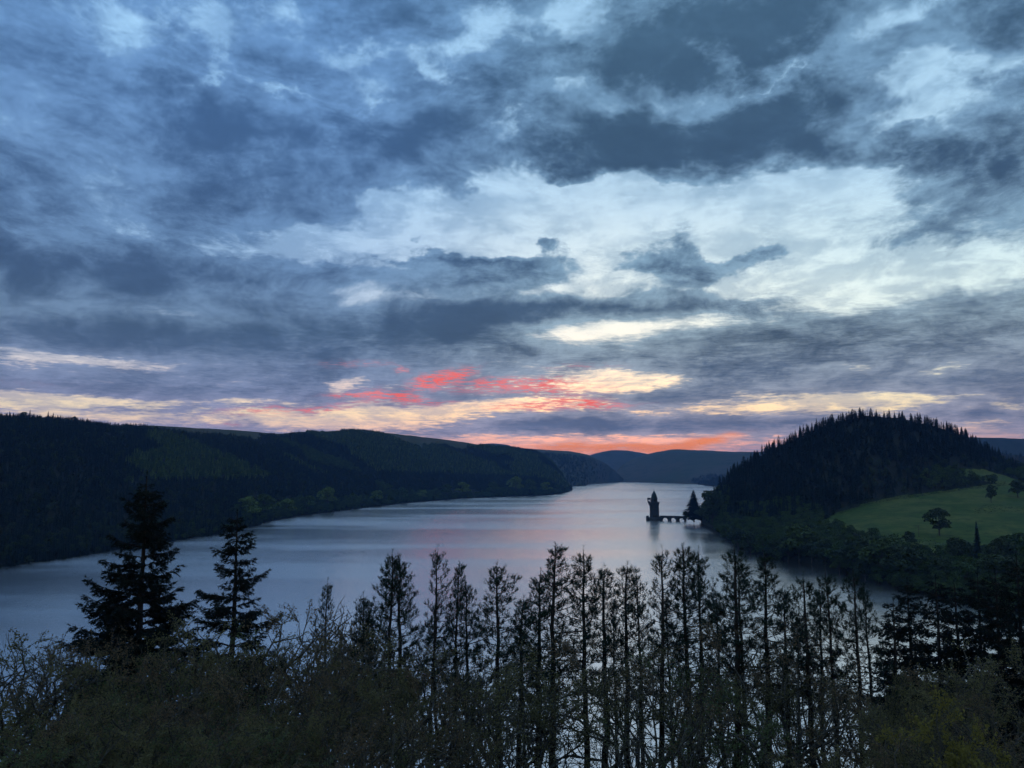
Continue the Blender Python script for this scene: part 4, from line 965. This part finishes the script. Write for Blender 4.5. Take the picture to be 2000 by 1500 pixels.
# roadside wall by the shore, and the pole in the meadow
def build_wall():
    pts = [hit(hillR, x, y) for x, y in ((1688, 1088), (1712, 1093), (1740, 1098), (1768, 1102), (1800, 1107), (1835, 1110), (1870, 1113), (1900, 1116))]
    o0 = pts[0]; root = empty('roadside_wall', o0); sec = []; cap = []
    for a, b in zip(pts[:-1], pts[1:]):
        d = b - a; L = np.linalg.norm(d[:2]); n = np.array([-d[1], d[0], 0]) / L * 0.3
        for lo, hi, lst, w in ((-1.0, 1.5, sec, 1.0), (1.5, 1.85, cap, 1.5)):
            V = np.array([a - n * w + [0, 0, lo], b - n * w + [0, 0, lo], b + n * w + [0, 0, lo], a + n * w + [0, 0, lo], a - n * w + [0, 0, hi], b - n * w + [0, 0, hi], b + n * w + [0, 0, hi], a + n * w + [0, 0, hi]]) - o0
            lst.append((V, np.array([(0, 3, 2, 1), (4, 5, 6, 7), (0, 1, 5, 4), (1, 2, 6, 5), (2, 3, 7, 6), (3, 0, 4, 7)])))
    part('wall_face', root, sec, M['stone']); part('coping', root, cap, M['coping'])
    tag(root, 'pale low stone wall beside the road under the meadow', 'wall')
build_wall()
pp = hit(hillR, 1795, 1050)
pole = empty('utility_pole', pp); part('post', pole, [lathe([(.22, -1), (.16, 9.5), (.02, 9.6)], 8)], M['bark_grey']); part('crossarm', pole, [boxc((0, 0, 8.9), (2.0, .16, .18))], M['bark_grey'])
tag(pole, 'thin wooden pole standing in the lower meadow left of the lone tree', 'pole')

# ------------------------------------------------------------------ foreground trees on the slope below the view point
def spot(px, py_top, r):
    p = at_dist(px, py_top, r); g0 = float(slope_z(p[0], p[1])); return (p[0], p[1], g0 - .3), p[2] - g0 + .3
PINES = []
for i, (c0, wd, dn) in enumerate(((.46, 4.4, 1.0), (.52, 3.4, .9), (.42, 4.8, 1.15), (.56, 3.2, .8), (.48, 3.9, .95), (.36, 5.2, 1.5), (.58, 3.0, .8), (.50, 4.0, .9))):
    w_, c_ = make_pine(300 + i, 28.0, c0, wd, dn); PINES.append(tree_proto('pine', [('trunk', w_, M['bark_pine'], False), ('crown', c_, M['needle_pine'], False)]))
w_, c_ = make_pine(320, 28.0, .5, 2.6, .5, bare=.6); THIN = tree_proto('pine', [('trunk', w_, M['bark_pine'], False), ('crown', c_, M['needle_pine'], False)])
pine_tops = [(632, 1138, 92, 8, 'slender sparse pine standing apart left of the pine row'), (712, 1165, 88, 5, None), (758, 1084, 84, 5, None), (796, 1094, 92, 1, None), (829, 1076, 86, 3, None), (889, 1104, 88, 0, None), (916, 1138, 94, 4, None),
    (974, 1108, 84, 2, None), (1012, 1170, 98, 6, None), (1046, 1120, 92, 4, None), (1078, 1070, 85, 0, None), (1138, 1078, 84, 7, None), (1178, 1112, 94, 1, None), (1221, 1106, 90, 6, None), (1252, 1118, 96, 4, None), (1277, 1078, 84, 3, None),
    (1340, 1068, 86, 2, None), (1371, 1082, 92, 7, None), (1425, 1072, 82, 4, None), (1450, 1104, 94, 1, None), (1489, 1088, 86, 0, None), (1530, 1150, 96, 6, None), (1572, 1128, 84, 3, None), (1598, 1150, 92, 1, None), (1622, 1118, 82, 7, None), (1668, 1116, 84, 4, None), (1702, 1150, 94, 1, None)]
n_ord = 0
for k, (x, y, r, v, lab) in enumerate(pine_tops):
    loc, H = spot(x, y, r); s = H / 28.0
    if lab is None: lab = 'tall thin-trunked pine in the row before the lake, %s from the left' % ORD[n_ord]; n_ord += 1
    pr = THIN if v == 8 else PINES[v]
    o = plant('pine_tree', pr, loc, rnd.uniform(0, 6.28), s, lab, 'pine', 'pines in the row before the lake', tilt=(rnd.uniform(-.025, .025), rnd.uniform(-.03, .03)))
    wd = s * rnd.uniform(.95, 1.6); o.scale = (wd, wd, s)
for k, (x, y) in enumerate([(690, 1232), (738, 1186), (862, 1188), (1028, 1216), (1204, 1186), (1312, 1168), (1398, 1158), (1548, 1204)]):
    loc, H = spot(x, y, rnd.uniform(98, 116)); s = H / 28.0
    o = plant('pine_tree', rnd.choice(PINES), loc, rnd.uniform(0, 6.28), s, 'shorter pine filling in behind the pine row, %s from the left' % ORD[k], 'pine', 'shorter pines behind the row', tilt=(rnd.uniform(-.04, .04), rnd.uniform(-.05, .05)))
    wd = s * rnd.uniform(.8, 1.3); o.scale = (wd, wd, s)
w_, c_ = make_fir(400, 37.0, 9.6, 1.35, .20, .16); FIR1 = tree_proto('fir', [('trunk', w_, M['bark_pine'], False), ('crown', c_, M['needle_fir'], False)])
w_, c_ = make_fir(401, 34.0, 7.8, 1.3, .26, .34); FIR2 = tree_proto('fir', [('trunk', w_, M['bark_pine'], False), ('crown', c_, M['needle_fir'], False)])
w_, c_ = make_fir(402, 26.0, 5.4, .9, .26, .10); FIR3 = tree_proto('fir', [('trunk', w_, M['bark_pine'], False), ('crown', c_, M['needle_fir'], False)])
loc, H = spot(288, 930, 84); plant('fir_tree', FIR1, loc, .4, H / 37, 'biggest black fir on the left, its top lost against the far hill', 'fir')
loc, H = spot(462, 1004, 82); plant('fir_tree', FIR2, loc, 2.1, H / 34, 'black fir with open layered boughs right of the biggest fir', 'fir')
dk = [(1742, 1175, 96), (1775, 1135, 104), (1822, 1130, 98), (1868, 1140, 110), (1905, 1125, 100), (1948, 1120, 96), (1990, 1090, 104), (2040, 1080, 98)]
for k, (x, y, r) in enumerate(dk):
    loc, H = spot(x, y, r); plant('fir_tree', (FIR3, FIR2, FIR3)[k % 3], loc, rnd.uniform(0, 6), H / (26, 34, 26)[k % 3], 'dark dense fir right of the pine row, %s from the left' % ORD[k], 'fir', 'dark firs right of the pine row')

# conifers that stand out against the sky on the round hill
sky_x = [1405, 1432, 1452, 1474, 1496, 1510, 1522, 1534, 1552, 1566, 1580, 1596, 1610, 1628, 1643, 1658, 1670, 1684, 1699, 1706, 1722, 1737, 1752, 1768, 1784, 1797, 1812, 1828, 1843, 1858, 1870, 1882, 1890]
sky_top = np.interp(sky_x, [1395, 1410, 1460, 1500, 1522, 1540, 1560, 1590, 1620, 1660, 1690, 1704, 1720, 1745, 1780, 1800, 1830, 1860, 1880, 1893], [945, 915, 878, 864, 846, 850, 832, 818, 808, 797, 792, 786, 795, 800, 806, 801, 810, 814, 820, 836])
for k, x in enumerate(sky_x):
    d = ray(x, 900); a = atan2(d[0], d[1]); i = int(np.argmin(np.abs(hillR.az - a))); r = hillR.rs[i, hillR.nr - 1] - rnd.uniform(0, 14)
    X, Y = r * sin(a), r * cos(a); z = float(hillR.z(X, Y)); top = at_dist(x, sky_top[k] + rnd.uniform(0, 13), r)[2]; H = max(9.0, top - z)
    pr_, H0, w0 = rnd.choice([(FIR3, 26, 1.15), (FIR3, 26, 1.3), (FIR2, 34, 1.2), (rnd.choice(FCON), 20, 1.7), (PINES[5], 28, 1.3)])
    o = plant('conifer', pr_, (X, Y, z - .4), rnd.uniform(0, 6.28), H / H0, 'dark conifer on the skyline of the round hill, %s from the left' % ORD[k], 'conifer', 'conifers on the skyline of the round hill')
    wd = w0 * rnd.uniform(.8, 1.3); o.scale = (H / H0 * wd, H / H0 * wd, H / H0)
BRO_ = [proto3('budding', 500, 15, 'leaf_bud', leaves=10000, leaf=.13), proto3('budding', 501, 15, 'leaf_brown', leaves=9000, leaf=.12, spread=.8), proto3('budding', 502, 15, 'leaf_green', leaves=10000, leaf=.13), proto3('budding', 503, 15, 'leaf_bud', leaves=8000, leaf=.12, spread=.7, split0=.22)]
BARE = [proto3('bare', 510, 15, 'leaf_bud', leaves=900, leaf=.10, up=.16), proto3('bare', 511, 15, 'leaf_bud', leaves=1400, leaf=.11, spread=.7)]
GOLD = proto3('gold', 520, 12, 'leaf_gold', leaves=18000, leaf=.13, spread=.9, split0=.2)
special = [(22, 1215, 74, BARE[0], 'bare-branched tree at the left edge, twigs against the water'), (66, 1236, 80, BARE[1], 'small bare tree beside the one at the left edge'),
    (566, 1182, 78, BARE[1], 'pale twiggy bare tree between the second fir and the slender pine'), (528, 1226, 72, BARE[0], 'bare tree with forking limbs just right of the second fir'), (604, 1205, 84, BARE[0], 'thin bare tree touching the slender pine'),
    (1332, 1256, 66, BRO_[2], 'olive-green leafy tree in front of the middle of the pine row'), (1492, 1228, 70, BRO_[1], 'brown budding tree before the right half of the pine row'), (1832, 1352, 44, GOLD, 'golden-green bushy tree low in the right corner')]
for x, y, r, pr, lab in special:
    loc, H = spot(x, y, r); H0 = 12 if pr is GOLD else 15
    o = plant('gold_bush' if pr is GOLD else 'broadleaf_tree', pr, loc, rnd.uniform(0, 6), H / H0, lab, 'tree')
    if pr is GOLD: o.scale = (H / H0 * .85, H / H0 * .85, H / H0)
mass = []
rr = random.Random(77)
for x in range(-40, 2060, 62):
    base = np.interp(x, [0, 150, 250, 450, 700, 900, 1200, 1500, 1700, 1850, 2000], [1285, 1268, 1240, 1238, 1255, 1262, 1262, 1255, 1300, 1290, 1262])
    open_ = 880 < x < 1720                                             # here the water shows between the trunks
    if not open_ or rr.random() < 0.8: mass.append((x + rr.uniform(-22, 22), base + (rr.uniform(-8, 60) if open_ else rr.choice([rr.uniform(-48, -10), rr.uniform(-5, 50)])), rr.uniform(62, 80), 'back'))
    if not open_ or rr.random() < 0.5: mass.append((x + rr.uniform(-30, 30), base + rr.uniform(60, 130), rr.uniform(48, 60), 'middle'))
    if (x < 720 or x > 1720) and not 1700 < x < 1960: mass.append((x + rr.uniform(-30, 30), base + rr.uniform(120, 180), rr.uniform(38, 46), 'front'))
SPOT = [(40, 'at the left picture edge'), (150, 'left of the biggest fir'), (290, 'under the biggest fir'), (375, 'between the two big firs'), (462, 'under the second fir'), (560, 'just right of the second fir'), (640, 'under the slender pine')]
pn = sorted([p[0] for p in pine_tops[1:]])
for k, (x, y, r, row) in enumerate(mass):
    loc, H = spot(x, y, r)
    zone = 'left' if x < 720 else ('middle' if x < 1700 else 'right')
    pr = rr.choice({'left': [BRO_[0], BRO_[2], BRO_[3], BRO_[1]], 'middle': [BRO_[3], BARE[1], BRO_[1], BARE[0], BARE[1]], 'right': [BRO_[1], BRO_[0], BRO_[3]]}[zone])
    look = 'bare twiggy' if pr in BARE else ('olive budding', 'brown budding', 'green budding', 'pale budding')[BRO_.index(pr)]
    if zone == 'left': where = min(SPOT, key=lambda q: abs(q[0] - x))[1]
    elif zone == 'middle': where = 'below the %s pine of the row' % ORD[min(range(len(pn)), key=lambda q: abs(pn[q] - x))]
    else: where = 'left of the golden bush' if x < 1780 else ('behind the golden bush' if x < 1890 else ('right of the golden bush' if x < 1975 else 'at the right picture edge'))
    o = plant('broadleaf_tree', pr, loc, rr.uniform(0, 6.28), H / 15, '%s tree in the %s of the thicket, %s' % (look, row, where), 'tree', {'left': 'thicket under the two big firs', 'middle': 'thicket at the foot of the pine row', 'right': 'thicket round the golden bush'}[zone])
    wd = rr.uniform(.9, 1.3) * max(1.0, min(1.5, 12.0 / H)); o.scale = (H / 15 * wd, H / 15 * wd, H / 15)

bylab = {}
for o in COL.objects:
    if o.get('group', '').startswith('thicket'): bylab.setdefault(o['label'], []).append(o)
for lab, os_ in bylab.items():                                         # of two alike, say which reaches higher
    if len(os_) == 2:
        os_.sort(key=lambda o: -px_of(np.array([o.location.x, o.location.y, o.location.z + 15 * o.scale[2]]))[1][0])
        os_[0]['label'] = 'lower ' + lab; os_[1]['label'] = 'higher ' + lab
# ------------------------------------------------------------------ evening haze over the valley
def build_haze():
    m = bpy.data.materials.new('haze'); m.use_nodes = True; nt = m.node_tree; nt.nodes.clear()
    out = nt.nodes.new('ShaderNodeOutputMaterial'); v = nt.nodes.new('ShaderNodeVolumePrincipled')
    v.inputs['Color'].default_value = (0.22, 0.47, 1.0, 1); v.inputs['Density'].default_value = HAZE; v.inputs['Anisotropy'].default_value = 0.1
    nt.links.new(v.outputs[0], out.inputs['Volume'])
    V, Q = boxv(-7200, 7200, -1000, 9800, -4.0, 345.0)
    o = obj('haze', mesh_np('haze', V, [Q], [m])); tag(o, 'thin blue evening haze lying over the whole valley', None, None, 'stuff')
HAZE = 6.2e-5
build_haze()
